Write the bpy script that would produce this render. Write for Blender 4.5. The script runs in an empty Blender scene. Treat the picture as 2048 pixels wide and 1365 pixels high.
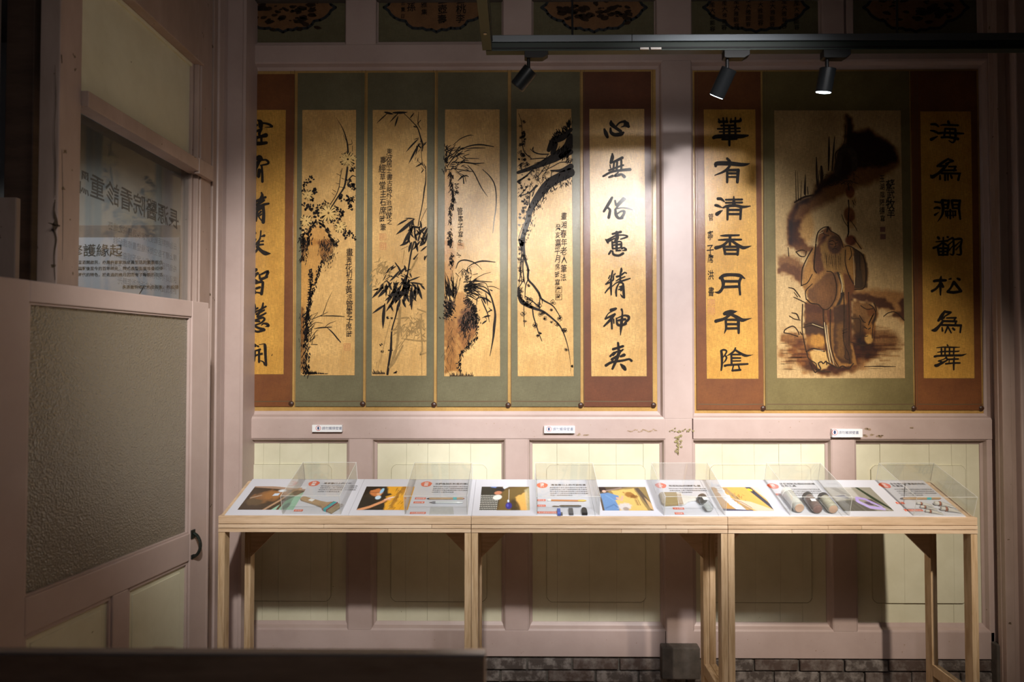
import bpy, math, random
import numpy as np
from mathutils import Vector, Matrix
R = random.Random(7)
scene = bpy.context.scene
COL = scene.collection
# ---------------------------------------------------------------- camera
CAM = Vector((0, 0, 1.45)); F = 1365.0
cd = bpy.data.cameras.new('camera'); cam = bpy.data.objects.new('camera', cd); COL.objects.link(cam)
cam.location = CAM
cam.rotation_euler = (math.radians(90) + math.atan(32.5 / F), 0, math.atan(13 / F))
cd.sensor_width = 36.0; cd.lens = F / 2048 * 36; cd.clip_start = 0.05
cd.dof.use_dof = True; cd.dof.focus_distance = 2.88; cd.dof.aperture_fstop = 2.0
scene.camera = cam
CM = cam.rotation_euler.to_matrix()
# ---------------------------------------------------------------- world and lights
w = bpy.data.worlds.new('world'); scene.world = w; w.use_nodes = True
w.node_tree.nodes['Background'].inputs[0].default_value = (0.9, 0.85, 1.0, 1)
w.node_tree.nodes['Background'].inputs[1].default_value = 0.008
def spot(name, loc, aim, power, size, blend=0.4, color=(1, .95, .9), radius=.03):
    l = bpy.data.lights.new(name, 'SPOT'); l.energy = power; l.spot_size = math.radians(size); l.spot_blend = blend
    l.color = color; l.shadow_soft_size = radius
    o = bpy.data.objects.new(name, l); COL.objects.link(o); o.location = loc
    o.rotation_euler = (Vector(aim) - Vector(loc)).to_track_quat('-Z', 'Y').to_euler()
    return o
spot('gallery_or_fill_spot', (1.19, 0, 2.98), (.60, 3.2, 1.42), 620, 35, .42, (1, .97, .96), .16)
spot('gallery_or_fill_spot', (-.115, .1, 2.72), (-.6, 3.2, 1.2), 580, 48, .9, (1, .95, .88), .06)
spot('gallery_or_fill_spot', (1.6, .3, 2.75), (1.42, 3.2, .85), 400, 40, 1, (1, .87, .72), .04)
spot('gallery_or_fill_spot', (.3, .25, 2.7), (-1.15, 3.0, 1.75), 20, 42, 1, (1, .92, .84), .06)  # fill spot added to brighten the door side
spot('gallery_or_fill_spot', (.5, .3, 2.9), (.35, 2.7, .95), 75, 60, .9, (.96, .97, 1), .06)
spot('gallery_or_fill_spot', (.1, .2, 2.6), (-.35, 3.2, 1.75), 50, 95, 1, (1, .92, .86), .3)  # added wide dim fill that lifts the overall level on the wall
spot('floor_bounce_fill', (.4, 1.5, 3.0), (.4, 1.75, -.15), 230, 40, .6, (1, .9, .8), .05)  # added unseen spot; its floor bounce fills the wall under the tables
spot('next_room_lamp', (-2.3, 2.6, 2.9), (-2.35, 3.6, 1.5), 32, 70, 1, (1, .98, .96), .05)
scene.view_settings.view_transform = 'Standard'; scene.view_settings.look = 'None'
scene.view_settings.gamma = 1; scene.view_settings.use_curve_mapping = False
scene.view_settings.exposure = 0.0
# ---------------------------------------------------------------- geometry from view rays
def ray(px, py):
    return CM @ Vector(((px - 1024) / F, -(py - 682.5) / F, -1))
def P(px, py, Y):
    d = ray(px, py); return CAM + d * (Y / d.y)
def PX(px, py, X):
    d = ray(px, py); return CAM + d * (X / d.x)
def XZ(x0, y0, x1, y1, Y):
    ym = (y0 + y1) / 2; xm = 1037
    ym = min(max(ym, 0), 1365)
    return P(x0, ym, Y).x, P(xm, y1, Y).z, P(x1, ym, Y).x, P(xm, y0, Y).z
# ---------------------------------------------------------------- materials
MATS = {}
def mat(name, col=(.5, .5, .5), rough=.6, col2=None, nscale=6, stretch=(1, 1, 1), bump=0, bscale=60, metal=0, coat=0, coat_rough=.1,
        attr=None, mix=(.35, .65), speck=None, emis=None, spec=.5, detail=5):
    if name in MATS: return MATS[name]
    m = bpy.data.materials.new(name); m.use_nodes = True; nt = m.node_tree; N = nt.nodes; L = nt.links
    b = N['Principled BSDF']; b.inputs['Base Color'].default_value = (*col, 1); b.inputs['Roughness'].default_value = rough
    b.inputs['Metallic'].default_value = metal; b.inputs['Specular IOR Level'].default_value = spec
    if coat: b.inputs['Coat Weight'].default_value = coat; b.inputs['Coat Roughness'].default_value = coat_rough
    tc = N.new('ShaderNodeTexCoord'); mp = N.new('ShaderNodeMapping'); mp.inputs['Scale'].default_value = stretch
    L.new(tc.outputs['Object'], mp.inputs['Vector'])
    out = None
    if col2 is not None:
        n = N.new('ShaderNodeTexNoise'); n.inputs['Scale'].default_value = nscale; n.inputs['Detail'].default_value = detail; n.inputs['Roughness'].default_value = .65
        L.new(mp.outputs[0], n.inputs['Vector'])
        r = N.new('ShaderNodeMapRange'); r.inputs[1].default_value = mix[0]; r.inputs[2].default_value = mix[1]
        L.new(n.outputs['Fac'], r.inputs[0])
        x = N.new('ShaderNodeMix'); x.data_type = 'RGBA'; x.inputs[6].default_value = (*col, 1); x.inputs[7].default_value = (*col2, 1)
        L.new(r.outputs[0], x.inputs[0]); out = x.outputs[2]
    if speck:   # (scale, threshold, colour)
        n = N.new('ShaderNodeTexNoise'); n.inputs['Scale'].default_value = speck[0]; n.inputs['Detail'].default_value = 3
        L.new(tc.outputs['Object'], n.inputs['Vector'])
        r = N.new('ShaderNodeMapRange'); r.inputs[1].default_value = speck[1]; r.inputs[2].default_value = speck[1] + .02
        L.new(n.outputs['Fac'], r.inputs[0])
        x = N.new('ShaderNodeMix'); x.data_type = 'RGBA'; x.inputs[6].default_value = (*col, 1); x.inputs[7].default_value = (*speck[2], 1)
        if out: L.new(out, x.inputs[6])
        L.new(r.outputs[0], x.inputs[0]); out = x.outputs[2]
    if attr:
        a = N.new('ShaderNodeAttribute'); a.attribute_name = 'Col'
        if attr == 'mul':
            x = N.new('ShaderNodeMix'); x.data_type = 'RGBA'; x.blend_type = 'MULTIPLY'; x.inputs[0].default_value = 1
            x.inputs[6].default_value = (*col, 1)
            if out: L.new(out, x.inputs[6])
            L.new(a.outputs['Color'], x.inputs[7]); out = x.outputs[2]
        else: out = a.outputs['Color']
    if out: L.new(out, b.inputs['Base Color'])
    if bump:
        n = N.new('ShaderNodeTexNoise'); n.inputs['Scale'].default_value = bscale; n.inputs['Detail'].default_value = 4
        L.new(mp.outputs[0], n.inputs['Vector'])
        bp = N.new('ShaderNodeBump'); bp.inputs['Strength'].default_value = bump; bp.inputs['Distance'].default_value = .002
        L.new(n.outputs['Fac'], bp.inputs['Height']); L.new(bp.outputs[0], b.inputs['Normal'])
        if coat: L.new(bp.outputs[0], b.inputs['Coat Normal'])
    if emis:
        b.inputs['Emission Color'].default_value = (*emis[:3], 1); b.inputs['Emission Strength'].default_value = emis[3]
    MATS[name] = m; return m
def silk(name, c1, c2, weave=.25, coat=.38, rough=.5, attr=True, patch=None):
    """cloth or paper ground of a mural: large mottling, horizontal and vertical threads, varnish"""
    m = bpy.data.materials.new(name); m.use_nodes = True; nt = m.node_tree; N = nt.nodes; L = nt.links
    b = N['Principled BSDF']; b.inputs['Roughness'].default_value = rough
    b.inputs['Coat Weight'].default_value = coat; b.inputs['Coat Roughness'].default_value = .15; b.inputs['Specular IOR Level'].default_value = .25
    tc = N.new('ShaderNodeTexCoord')
    def noise(sc, st, det=4, rg=.6):
        mp = N.new('ShaderNodeMapping'); mp.inputs['Scale'].default_value = st; L.new(tc.outputs['Object'], mp.inputs['Vector'])
        n = N.new('ShaderNodeTexNoise'); n.inputs['Scale'].default_value = sc; n.inputs['Detail'].default_value = det; n.inputs['Roughness'].default_value = rg
        L.new(mp.outputs[0], n.inputs['Vector']); return n.outputs['Fac']
    def rng(o, a, bb, c=0, d=1):
        r = N.new('ShaderNodeMapRange'); r.inputs[1].default_value = a; r.inputs[2].default_value = bb
        r.inputs[3].default_value = c; r.inputs[4].default_value = d; L.new(o, r.inputs[0]); return r.outputs[0]
    def mixc(f, a, bb, typ='MIX'):
        x = N.new('ShaderNodeMix'); x.data_type = 'RGBA'; x.blend_type = typ
        if isinstance(f, float): x.inputs[0].default_value = f
        else: L.new(f, x.inputs[0])
        for i, v in ((6, a), (7, bb)):
            if isinstance(v, tuple): x.inputs[i].default_value = (*v, 1)
            else: L.new(v, x.inputs[i])
        return x.outputs[2]
    big = rng(noise(5, (1, 1, 1), 6, .7), .35, .68)
    c = mixc(big, c1, c2)
    hv = rng(noise(60, (9, 9, .8)), .3, .7); hh = rng(noise(60, (.8, .8, 9)), .3, .7)
    th = N.new('ShaderNodeMath'); th.operation = 'ADD'; L.new(hv, th.inputs[0]); L.new(hh, th.inputs[1])
    c = mixc(rng(th.outputs[0], .55, 1.35, 0, weave), c, tuple(v * .45 for v in c1))
    c = mixc(rng(noise(190, (1, 1, 1), 2), .62, .7, 0, weave * 1.2), c, tuple(v * .4 for v in c1))
    if attr:
        a = N.new('ShaderNodeAttribute'); a.attribute_name = 'Col'
        c = mixc(1.0, c, a.outputs['Color'], 'MULTIPLY')
    L.new(c, b.inputs['Base Color'])
    bp = N.new('ShaderNodeBump'); bp.inputs['Strength'].default_value = .12; bp.inputs['Distance'].default_value = .001
    L.new(th.outputs[0], bp.inputs['Height']); L.new(bp.outputs[0], b.inputs['Normal']); L.new(bp.outputs[0], b.inputs['Coat Normal'])
    MATS[name] = m; return m
def clear(name, tint=(.97, .98, .97), haze=.0, hazecol=(.9, .92, .9), fres=1.0, rough=0.02):
    """flat clear sheet: what passes straight through plus a Fresnel reflection"""
    m = bpy.data.materials.new(name); m.use_nodes = True; nt = m.node_tree; N = nt.nodes; L = nt.links
    N.remove(N['Principled BSDF']); o = N['Material Output']
    t = N.new('ShaderNodeBsdfTransparent'); t.inputs[0].default_value = (*tint, 1)
    g = N.new('ShaderNodeBsdfGlossy'); g.inputs['Roughness'].default_value = rough
    fr = N.new('ShaderNodeFresnel'); ge = N.new('ShaderNodeNewGeometry'); io = N.new('ShaderNodeMapRange'); io.inputs[3].default_value = 1.45; io.inputs[4].default_value = 1 / 1.45
    L.new(ge.outputs['Backfacing'], io.inputs[0]); L.new(io.outputs[0], fr.inputs['IOR'])
    mm = N.new('ShaderNodeMath'); mm.operation = 'MULTIPLY'; mm.inputs[1].default_value = fres; L.new(fr.outputs[0], mm.inputs[0])
    x = N.new('ShaderNodeMixShader'); L.new(mm.outputs[0], x.inputs[0]); L.new(t.outputs[0], x.inputs[1]); L.new(g.outputs[0], x.inputs[2])
    last = x.outputs[0]
    if haze:
        d = N.new('ShaderNodeBsdfDiffuse'); d.inputs[0].default_value = (*hazecol, 1)
        y = N.new('ShaderNodeMixShader'); y.inputs[0].default_value = haze; L.new(last, y.inputs[1]); L.new(d.outputs[0], y.inputs[2]); last = y.outputs[0]
    L.new(last, o.inputs[0]); MATS[name] = m; return m
PINK = (.51, .40, .37); PINK2 = (.44, .335, .305)
mat('pink_beige_paint', PINK, .42, PINK2, 3, bump=.12, bscale=45, spec=.4, speck=(38, .76, (.2, .14, .09)))
mat('pink_beige_worn_paint', (.44, .33, .29), .5, (.33, .24, .2), 5, stretch=(1, 1, .3), bump=.3, bscale=60, speck=(26, .70, (.12, .08, .05)))
mat('cream_green_paint', (.71, .69, .53), .45, (.61, .585, .43), 3, bump=.1, bscale=50, spec=.35, speck=(30, .76, (.3, .27, .16)))
mat('dark_joint', (.05, .035, .025), .9); mat('dark_outline', (.17, .145, .085), .9)
mat('shadow_gap_wood', (.03, .018, .012), .9)
mat('brick_dark', (.075, .058, .05), .9, (.24, .21, .19), 22, bump=.8, bscale=90, mix=(.45, .62))
mat('brick_red', (.08, .052, .042), .9, (.22, .19, .17), 18, bump=.8, bscale=90, mix=(.42, .7))
mat('mortar', (.16, .14, .12), .95, (.07, .06, .05), 30, bump=.6, bscale=120)
mat('dark_stone', (.07, .06, .05), .85, (.12, .10, .085), 14, bump=.5)
mat('olive_bare_patch', (.33, .29, .13), .8, (.25, .2, .11), 60)
mat('brown_bare_patch', (.40, .30, .2), .8, (.3, .2, .13), 60)
mat('floor_wood', (.42, .31, .22), .5, (.3, .21, .14), 4, stretch=(.6, 8, 1), bump=.1)
mat('ceiling_paint', (.12, .1, .09), .9, (.08, .07, .06), 3)
mat('plywood_face', (.68, .50, .34), .5, (.52, .36, .225), 7, stretch=(.8, 3, 9), bump=.08, bscale=30, mix=(.42, .68), spec=.3)
mat('plywood_pale', (.74, .57, .41), .5, (.60, .43, .28), 7, stretch=(.8, 3, 9), bump=.08, bscale=30, mix=(.42, .68), spec=.3)
mat('plywood_leg', (.62, .45, .28), .5, (.42, .27, .14), 8, stretch=(12, 5, .8), bump=.1, bscale=30, mix=(.42, .68), spec=.3)
mat('plywood_edge', (.28, .17, .09), .7, (.5, .34, .2), 60, stretch=(1, 1, .15))
mat('dark_table_wood', (.10, .06, .042), .6, (.06, .035, .025), 5, stretch=(1, 1, 5))
mat('grey_beam_edge', (.30, .25, .235), .5, (.24, .2, .18), 9)
mat('lit_edge', (.55, .5, .5), .5)
mat('stand_wood', (.62, .45, .34), .6, (.42, .29, .21), 5, stretch=(1, 1, 5))
mat('black_metal', (.008, .008, .009), .5, spec=.3)
mat('satin_black', (.014, .016, .018), .35, metal=.3)
mat('lamp_lens', (.9, .95, 1), .1, emis=(.75, .9, 1, 9))
mat('grey_metal', (.16, .18, .2), .4, metal=.7)
mat('green_black_metal', (.025, .035, .03), .45, metal=.4)
mat('silver_plate', (.35, .32, .3), .4, metal=.7)
mat('ink', (.010, .008, .007), .6, (.020, .014, .011), 50, coat=.12, coat_rough=.15, spec=.12)
mat('ink_brown', (.022, .013, .009), .7, (.04, .024, .014), 40, spec=.1)
mat('ink_grey', (.34, .22, .09), .7, (.24, .15, .06), 40, spec=.1)
mat('petal_gold', (.66, .45, .18), .7, (.55, .36, .13), 40, spec=.1)
mat('ink_violet', (.05, .035, .045), .5, coat=.4, coat_rough=.25)
mat('seal_red', (.42, .16, .05), .6, (.5, .22, .07), 80)
mat('seal_dark', (.16, .07, .05), .6)
mat('pale_line', (.46, .34, .18), .7, spec=.1)
mat('gold_line', (.50, .30, .08), .45, (.4, .22, .055), 20, coat=.4, coat_rough=.25)
mat('thin_dark_line', (.1, .055, .02), .6)
mat('board_white', (.66, .68, .76), .32, spec=.4)
mat('print', (1, 1, 1), .3, attr='col', spec=.4)
mat('print_black', (.05, .05, .055), .5)
mat('print_grey', (.2, .2, .22), .6)
mat('orange_print', (.78, .13, .055), .5)
mat('white_print', (.9, .9, .9), .5)
mat('sign_white', (.82, .83, .85), .4)
mat('sign_blue', (.04, .06, .16), .5)
mat('sign_red', (.55, .03, .04), .5)
GOLD = silk('gold_silk', (.80, .495, .18), (.48, .255, .065), .75)
GOLDD = silk('deep_gold_silk', (.74, .40, .075), (.46, .215, .035), .75)
TAN = silk('tan_silk', (.62, .42, .19), (.44, .28, .11), .75)
silk('olive_mount', (.19, .150, .058), (.13, .10, .036), .34, .3, .55, False)
silk('green_mount', (.165, .148, .082), (.115, .10, .052), .34, .35, .55, False)
silk('brown_mount', (.155, .050, .021), (.095, .033, .015), .34, .35, .55, False)
silk('rust_mount', (.21, .075, .022), (.13, .042, .016), .34, .35, .55, False)
silk('ochre_border', (.52, .32, .10), (.36, .2, .055), .3, .4, .5, False)
clear('acrylic', (.975, .98, .975), .028)
clear('window_glass', (.93, .95, .95), .02)
clear('film_lettering', (.42, .40, .38), .25, (.2, .17, .14), 0.2)
clear('faint_lettering', (.72, .70, .68), .1, (.25, .2, .16), 0.2)
mat('next_room_wall', (.5, .51, .5), .7, (.42, .43, .42), 3)
mat('acrylic_edge', (.8, .83, .8), .2)
mat('iron', (.04, .04, .035), .5, (.02, .03, .025), 30, metal=.6, bump=.4)
mat('knob_wood', (.05, .02, .01), .4)
# ---------------------------------------------------------------- mesh builder
ROOT = {}
def wloc(o):
    v = Vector((0, 0, 0))
    while o is not None: v += o.location; o = o.parent
    return v
class MB:
    def __init__(s): s.v = []; s.f = []; s.m = []; s.mi = 0; s.mats = []
    def use(s, name):
        if name not in s.mats: s.mats.append(name)
        s.mi = s.mats.index(name); return s
    def add(s, vs, fs):
        n = len(s.v); s.v += [tuple(v) for v in vs]; s.f += [tuple(i + n for i in f) for f in fs]; s.m += [s.mi] * len(fs); return s
    def quad(s, a, b, c, d): return s.add([a, b, c, d], [(0, 1, 2, 3)])
    def box(s, x0, x1, y0, y1, z0, z1):
        return s.hexa([(x0, y0, z0), (x1, y0, z0), (x1, y1, z0), (x0, y1, z0)], [(x0, y0, z1), (x1, y0, z1), (x1, y1, z1), (x0, y1, z1)])
    def hexa(s, a, b):
        return s.add(list(a) + list(b), [(3, 2, 1, 0), (4, 5, 6, 7), (0, 1, 5, 4), (1, 2, 6, 5), (2, 3, 7, 6), (3, 0, 4, 7)])
    def prism(s, a, off):   # polygon a, extruded by vector off
        n = len(a); off = Vector(off); b = [Vector(p) + off for p in a]
        return s.add(list(a) + b, [tuple(range(n))[::-1], tuple(range(n, 2 * n))] + [(i, (i + 1) % n, n + (i + 1) % n, n + i) for i in range(n)])
    def tube(s, p0, p1, rad, seg=14, nrm=(0, 0, 1), flat=1.0, caps=True):
        """lathe along p0-p1; rad = [(t, r)...]; flat scales the radius along nrm"""
        p0 = Vector(p0); p1 = Vector(p1); ax = (p1 - p0).normalized(); nrm = Vector(nrm)
        u = ax.cross(nrm).normalized(); v = u.cross(ax).normalized(); vs = []; fs = []
        for t, r in rad:
            c = p0.lerp(p1, t)
            for k in range(seg):
                a = 2 * math.pi * k / seg; vs.append(c + u * (math.cos(a) * r) + v * (math.sin(a) * r * flat))
        for i in range(len(rad) - 1):
            for k in range(seg):
                k2 = (k + 1) % seg; fs.append((i * seg + k, i * seg + k2, (i + 1) * seg + k2, (i + 1) * seg + k))
        if caps: fs.append(tuple(range(seg))[::-1]); fs.append(tuple(range((len(rad) - 1) * seg, len(rad) * seg)))
        return s.add(vs, fs)
    def build(s, name, material=None, parent=None, loc=None, smooth=False, bevel=0, kind=None):
        me = bpy.data.meshes.new(name)
        o = bpy.data.objects.new(name, me)
        if parent is not None:
            o.parent = parent; org = wloc(parent); L = Vector((0, 0, 0))
        else:
            if loc is None:
                a = np.array(s.v); L = Vector(((a[:, 0].min() + a[:, 0].max()) / 2, (a[:, 1].min() + a[:, 1].max()) / 2, a[:, 2].min()))
            else: L = Vector(loc)
            o.location = L; org = L
        me.from_pydata([(v[0] - org[0], v[1] - org[1], v[2] - org[2]) for v in s.v], [], s.f)
        names = s.mats or [material]
        for n in names: me.materials.append(MATS[n])
        if len(names) > 1: me.polygons.foreach_set('material_index', s.m)
        if smooth:
            me.polygons.foreach_set('use_smooth', [True] * len(me.polygons))
            me.set_sharp_from_angle(angle=math.radians(40))
        me.update()
        if bevel:
            b = o.modifiers.new('bevel', 'BEVEL'); b.width = bevel; b.segments = 2; b.limit_method = 'ANGLE'
        COL.objects.link(o)
        if kind: o['kind'] = kind
        return o
def B(x0, x1, y0, y1, z0, z1): return MB().box(x0, x1, y0, y1, z0, z1)
def empty(name, loc, label=None, cat=None, group=None, kind=None):
    o = bpy.data.objects.new(name, None); o.empty_display_size = .05; COL.objects.link(o); o.location = loc
    return tag(o, label, cat, group, kind)
def tag(o, label=None, cat=None, group=None, kind=None):
    if label: o['label'] = label
    if cat: o['category'] = cat
    if group: o['group'] = group
    if kind: o['kind'] = kind
    return o
# ---------------------------------------------------------------- flat drawing helpers (2-D units -> map function)
def smooth_line(pts, n=4):
    if len(pts) < 3: return [np.array(p, float) for p in pts]
    p = [np.array(q, float) for q in pts]; p = [2 * p[0] - p[1]] + p + [2 * p[-1] - p[-2]]; out = []
    for i in range(1, len(p) - 2):
        for k in range(n):
            t = k / n; a, b, c, d = p[i - 1:i + 3]
            out.append(.5 * ((2 * b) + (-a + c) * t + (2 * a - 5 * b + 4 * c - d) * t * t + (-a + 3 * b - 3 * c + d) * t ** 3))
    out.append(p[-2]); return out
def ribbon(mb, pts, mp, n=4, cap=True):
    """pts: (x, y, width) -> brush stroke with round ends"""
    if len(pts) == 1: x, y, wd = pts[0]; pts = [(x - wd * .15, y, wd), (x + wd * .15, y + wd * .1, wd)]
    q = smooth_line(pts, n); vs = []; fs = []; L = len(q)
    for i, p in enumerate(q):
        a = q[max(i - 1, 0)]; b = q[min(i + 1, L - 1)]; d = b[:2] - a[:2]; l = math.hypot(*d) or 1; nx, ny = -d[1] / l, d[0] / l; h = max(p[2], .2) / 2
        vs += [(p[0] + nx * h, p[1] + ny * h), (p[0] - nx * h, p[1] - ny * h)]
    fs = [(2 * i, 2 * i + 1, 2 * i + 3, 2 * i + 2) for i in range(L - 1)]
    if cap:
        for e in (0, L - 1):
            p = q[e]; o = q[1] if e == 0 else q[L - 2]; d = p[:2] - o[:2]; l = math.hypot(*d) or 1; ux, uy = d / l; h = max(p[2], .2) / 2
            n0 = len(vs)
            for k in range(1, 5):
                a = math.pi * (k / 5 - .5); vs.append((p[0] + ux * math.cos(a) * h - uy * math.sin(a) * h, p[1] + uy * math.cos(a) * h + ux * math.sin(a) * h))
            fs.append((2 * e, n0, n0 + 1, n0 + 2, n0 + 3, 2 * e + 1) if e == 0 else (2 * e + 1, n0, n0 + 1, n0 + 2, n0 + 3, 2 * e))
    mb.add([mp(x, y) for x, y in vs], fs)
def poly(mb, pts, mp): mb.add([mp(*p[:2]) for p in pts], [tuple(range(len(pts)))])
def parse(s, ox=0, oy=0, sc=1.0, wk=1.0):
    out = []
    for st in s.replace('\n', ' ').split(';'):
        st = st.strip()
        if not st: continue
        pts = []
        for p in st.split():
            a = [float(v) for v in p.split(',')]
            if len(a) == 2: a.append(pts[-1][2] * sc / wk if pts else 30)
            pts.append((ox + a[0] / sc, oy + a[1] / sc, a[2] / sc * wk))
        out.append(pts)
    return out
_TX = {}
def glyphs(s, off=0.0, res=1):
    k = (s, off, res)
    if k not in _TX:
        c = bpy.data.curves.new('t', 'FONT'); c.body = s; c.size = 1; c.resolution_u = res; c.offset = off
        o = bpy.data.objects.new('t', c); COL.objects.link(o); dg = bpy.context.evaluated_depsgraph_get()
        m = bpy.data.meshes.new_from_object(o.evaluated_get(dg))
        _TX[k] = ([(v.co.x, v.co.y) for v in m.vertices], [tuple(p.vertices) for p in m.polygons])
        bpy.data.objects.remove(o); bpy.data.curves.remove(c); bpy.data.meshes.remove(m)
    return _TX[k]
def text(mb, s, x, y, size, mp, off=0.0, mirror=False, sx=1.0, res=1, skew=0):
    """s with its lower left corner at x, y (y grows downwards), em = size"""
    v, f = glyphs(s, off, res); k = -1 if mirror else 1
    mb.add([mp(x + k * (a + skew * b) * size * sx, y - b * size) for a, b in v], f if not mirror else [q[::-1] for q in f])
def vtext(mb, s, x, y, size, mp, step=None, off=.012, jit=.06, sx=1.0, rng=R):
    """a column of characters, first one's top at y, centred on x; slightly uneven as if written by hand"""
    step = step or size
    for i, c in enumerate(s):
        v, f = glyphs(c, off, 1); a = rng.uniform(-jit, jit) * 1.6; sh = rng.uniform(-.12, .02); zz = size * rng.uniform(.85, 1.12)
        cx = x + rng.uniform(-jit, jit) * size; cy = y + step * i + size * .5; vs = []
        for p, q in v:
            p -= .5; q -= .38; p, q = p + .0 * q, q - sh * p; p, q = p * math.cos(a) - q * math.sin(a), p * math.sin(a) + q * math.cos(a)
            vs.append(mp(cx + p * zz * sx, cy - q * zz))
        mb.add(vs, f)
# value noise on numpy arrays
_rs = np.random.RandomState(3); _NG = _rs.rand(256, 256)
def vnoise(x, y):
    xi = np.floor(x).astype(int); yi = np.floor(y).astype(int); fx = x - xi; fy = y - yi
    fx = fx * fx * (3 - 2 * fx); fy = fy * fy * (3 - 2 * fy); g = lambda a, b: _NG[a % 256, b % 256]
    return (g(xi, yi) * (1 - fx) + g(xi + 1, yi) * fx) * (1 - fy) + (g(xi, yi + 1) * (1 - fx) + g(xi + 1, yi + 1) * fx) * fy
class Raster:
    """pigment painted on a fine grid of vertices"""
    def __init__(s, x0, y0, x1, y1, cell, base=(1, 1, 1)):
        s.nx = max(2, int(abs(x1 - x0) / cell) + 1); s.ny = max(2, int(abs(y1 - y0) / cell) + 1)
        s.X, s.Y = np.meshgrid(np.linspace(x0, x1, s.nx), np.linspace(y0, y1, s.ny)); s.C = np.ones((s.ny, s.nx, 3)) * np.array(base)
    def put(s, mask, col, alpha=1.0, mode='mix'):
        mask = (np.clip(mask, 0, 1) * alpha)[..., None]; col = np.array(col)
        s.C = s.C * (1 - mask + mask * col) if mode == 'mul' else s.C * (1 - mask) + col * mask
    def blob(s, cx, cy, rx, ry, col, alpha=1, soft=.35, rot=0, mode='mul', rough=0.0, nsc=8):
        a = math.radians(rot); dx = s.X - cx; dy = s.Y - cy; u = (dx * math.cos(a) + dy * math.sin(a)) / rx; v = (-dx * math.sin(a) + dy * math.cos(a)) / ry
        d = np.sqrt(u * u + v * v)
        if rough: d = d + (vnoise(s.X / nsc, s.Y / nsc) - .5) * rough
        s.put((1 - d) / soft + .5, col, alpha, mode)
    def _sd(s, pts):
        best = np.full(s.X.shape, 1e9); ins = np.zeros(s.X.shape, bool); n = len(pts)
        for i in range(n):
            x0, y0 = pts[i]; x1, y1 = pts[(i + 1) % n]; dx, dy = x1 - x0, y1 - y0; l2 = dx * dx + dy * dy or 1
            t = np.clip(((s.X - x0) * dx + (s.Y - y0) * dy) / l2, 0, 1); best = np.minimum(best, (s.X - x0 - t * dx) ** 2 + (s.Y - y0 - t * dy) ** 2)
            c = ((y0 > s.Y) != (y1 > s.Y)) & (s.X < (x1 - x0) * (s.Y - y0) / ((y1 - y0) or 1e-9) + x0); ins ^= c
        return np.where(ins, 1, -1) * np.sqrt(best)
    def poly(s, pts, col, alpha=1, soft=2, mode='mul', rough=0, nsc=6):
        d = s._sd(pts)
        if rough: d = d + (vnoise(s.X / nsc, s.Y / nsc) - .5) * rough
        s.put(d / soft + .5, col, alpha, mode)
    def line(s, pts, wd, col, alpha=1, soft=1.0, mode='mul'):
        best = np.full(s.X.shape, 1e9)
        for (x0, y0), (x1, y1) in zip(pts, pts[1:]):
            dx, dy = x1 - x0, y1 - y0; l2 = dx * dx + dy * dy or 1
            t = np.clip(((s.X - x0) * dx + (s.Y - y0) * dy) / l2, 0, 1); best = np.minimum(best, (s.X - x0 - t * dx) ** 2 + (s.Y - y0 - t * dy) ** 2)
        s.put((wd / 2 - np.sqrt(best)) / soft + .5, col, alpha, mode)
    def grain(s, amt, sx, sy): s.C = np.clip(s.C * (1 - amt / 2 + amt * vnoise(s.X / sx, s.Y / sy))[..., None], 0, 1)
    def build(s, name, material, mp, parent):
        vs = [mp(x, y) for x, y in zip(s.X.ravel().tolist(), s.Y.ravel().tolist())]; nx = s.nx
        fs = [(j * nx + i, (j + 1) * nx + i, (j + 1) * nx + i + 1, j * nx + i + 1) for j in range(s.ny - 1) for i in range(nx - 1)]
        mb = MB(); mb.v = vs; mb.f = fs; o = mb.build(name, material, parent)
        ca = o.data.color_attributes.new('Col', 'FLOAT_COLOR', 'POINT'); a = np.ones((len(vs), 4)); a[:, :3] = s.C.reshape(-1, 3)
        ca.data.foreach_set('color', a.ravel()); return o
# ================================================================ the setting
YW = 3.2; ZFL = -.15
def slab(mb, x0, y0, x1, y1, Y0, Y1):
    X0, Z0, X1, Z1 = XZ(x0, y0, x1, y1, YW); mb.box(X0, X1, Y0, Y1, Z0, Z1); return mb
def WM(Y): return lambda x, y: P(x, y, Y)
floor = B(-2.9, 2.9, -1.6, 3.9, ZFL - .05, ZFL).build('floor', 'floor_wood', kind='structure')
ceil = B(-2.9, 2.9, -1.6, 3.9, 3.15, 3.2).build('ceiling', 'ceiling_paint', kind='structure')
wall = B(-1.40, 2.6, 3.262, 3.30, ZFL, 3.15).build('wall_back', 'shadow_gap_wood', kind='structure')
WX0 = 440
def wpart(name, m, x0, y0, x1, y1, Y0, Y1=3.262, bev=.002):
    mb = MB(); slab(mb, x0, y0, x1, y1, Y0, Y1); return mb.build(name, m, wall, bevel=bev)
PK = 'pink_beige_paint'
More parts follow.
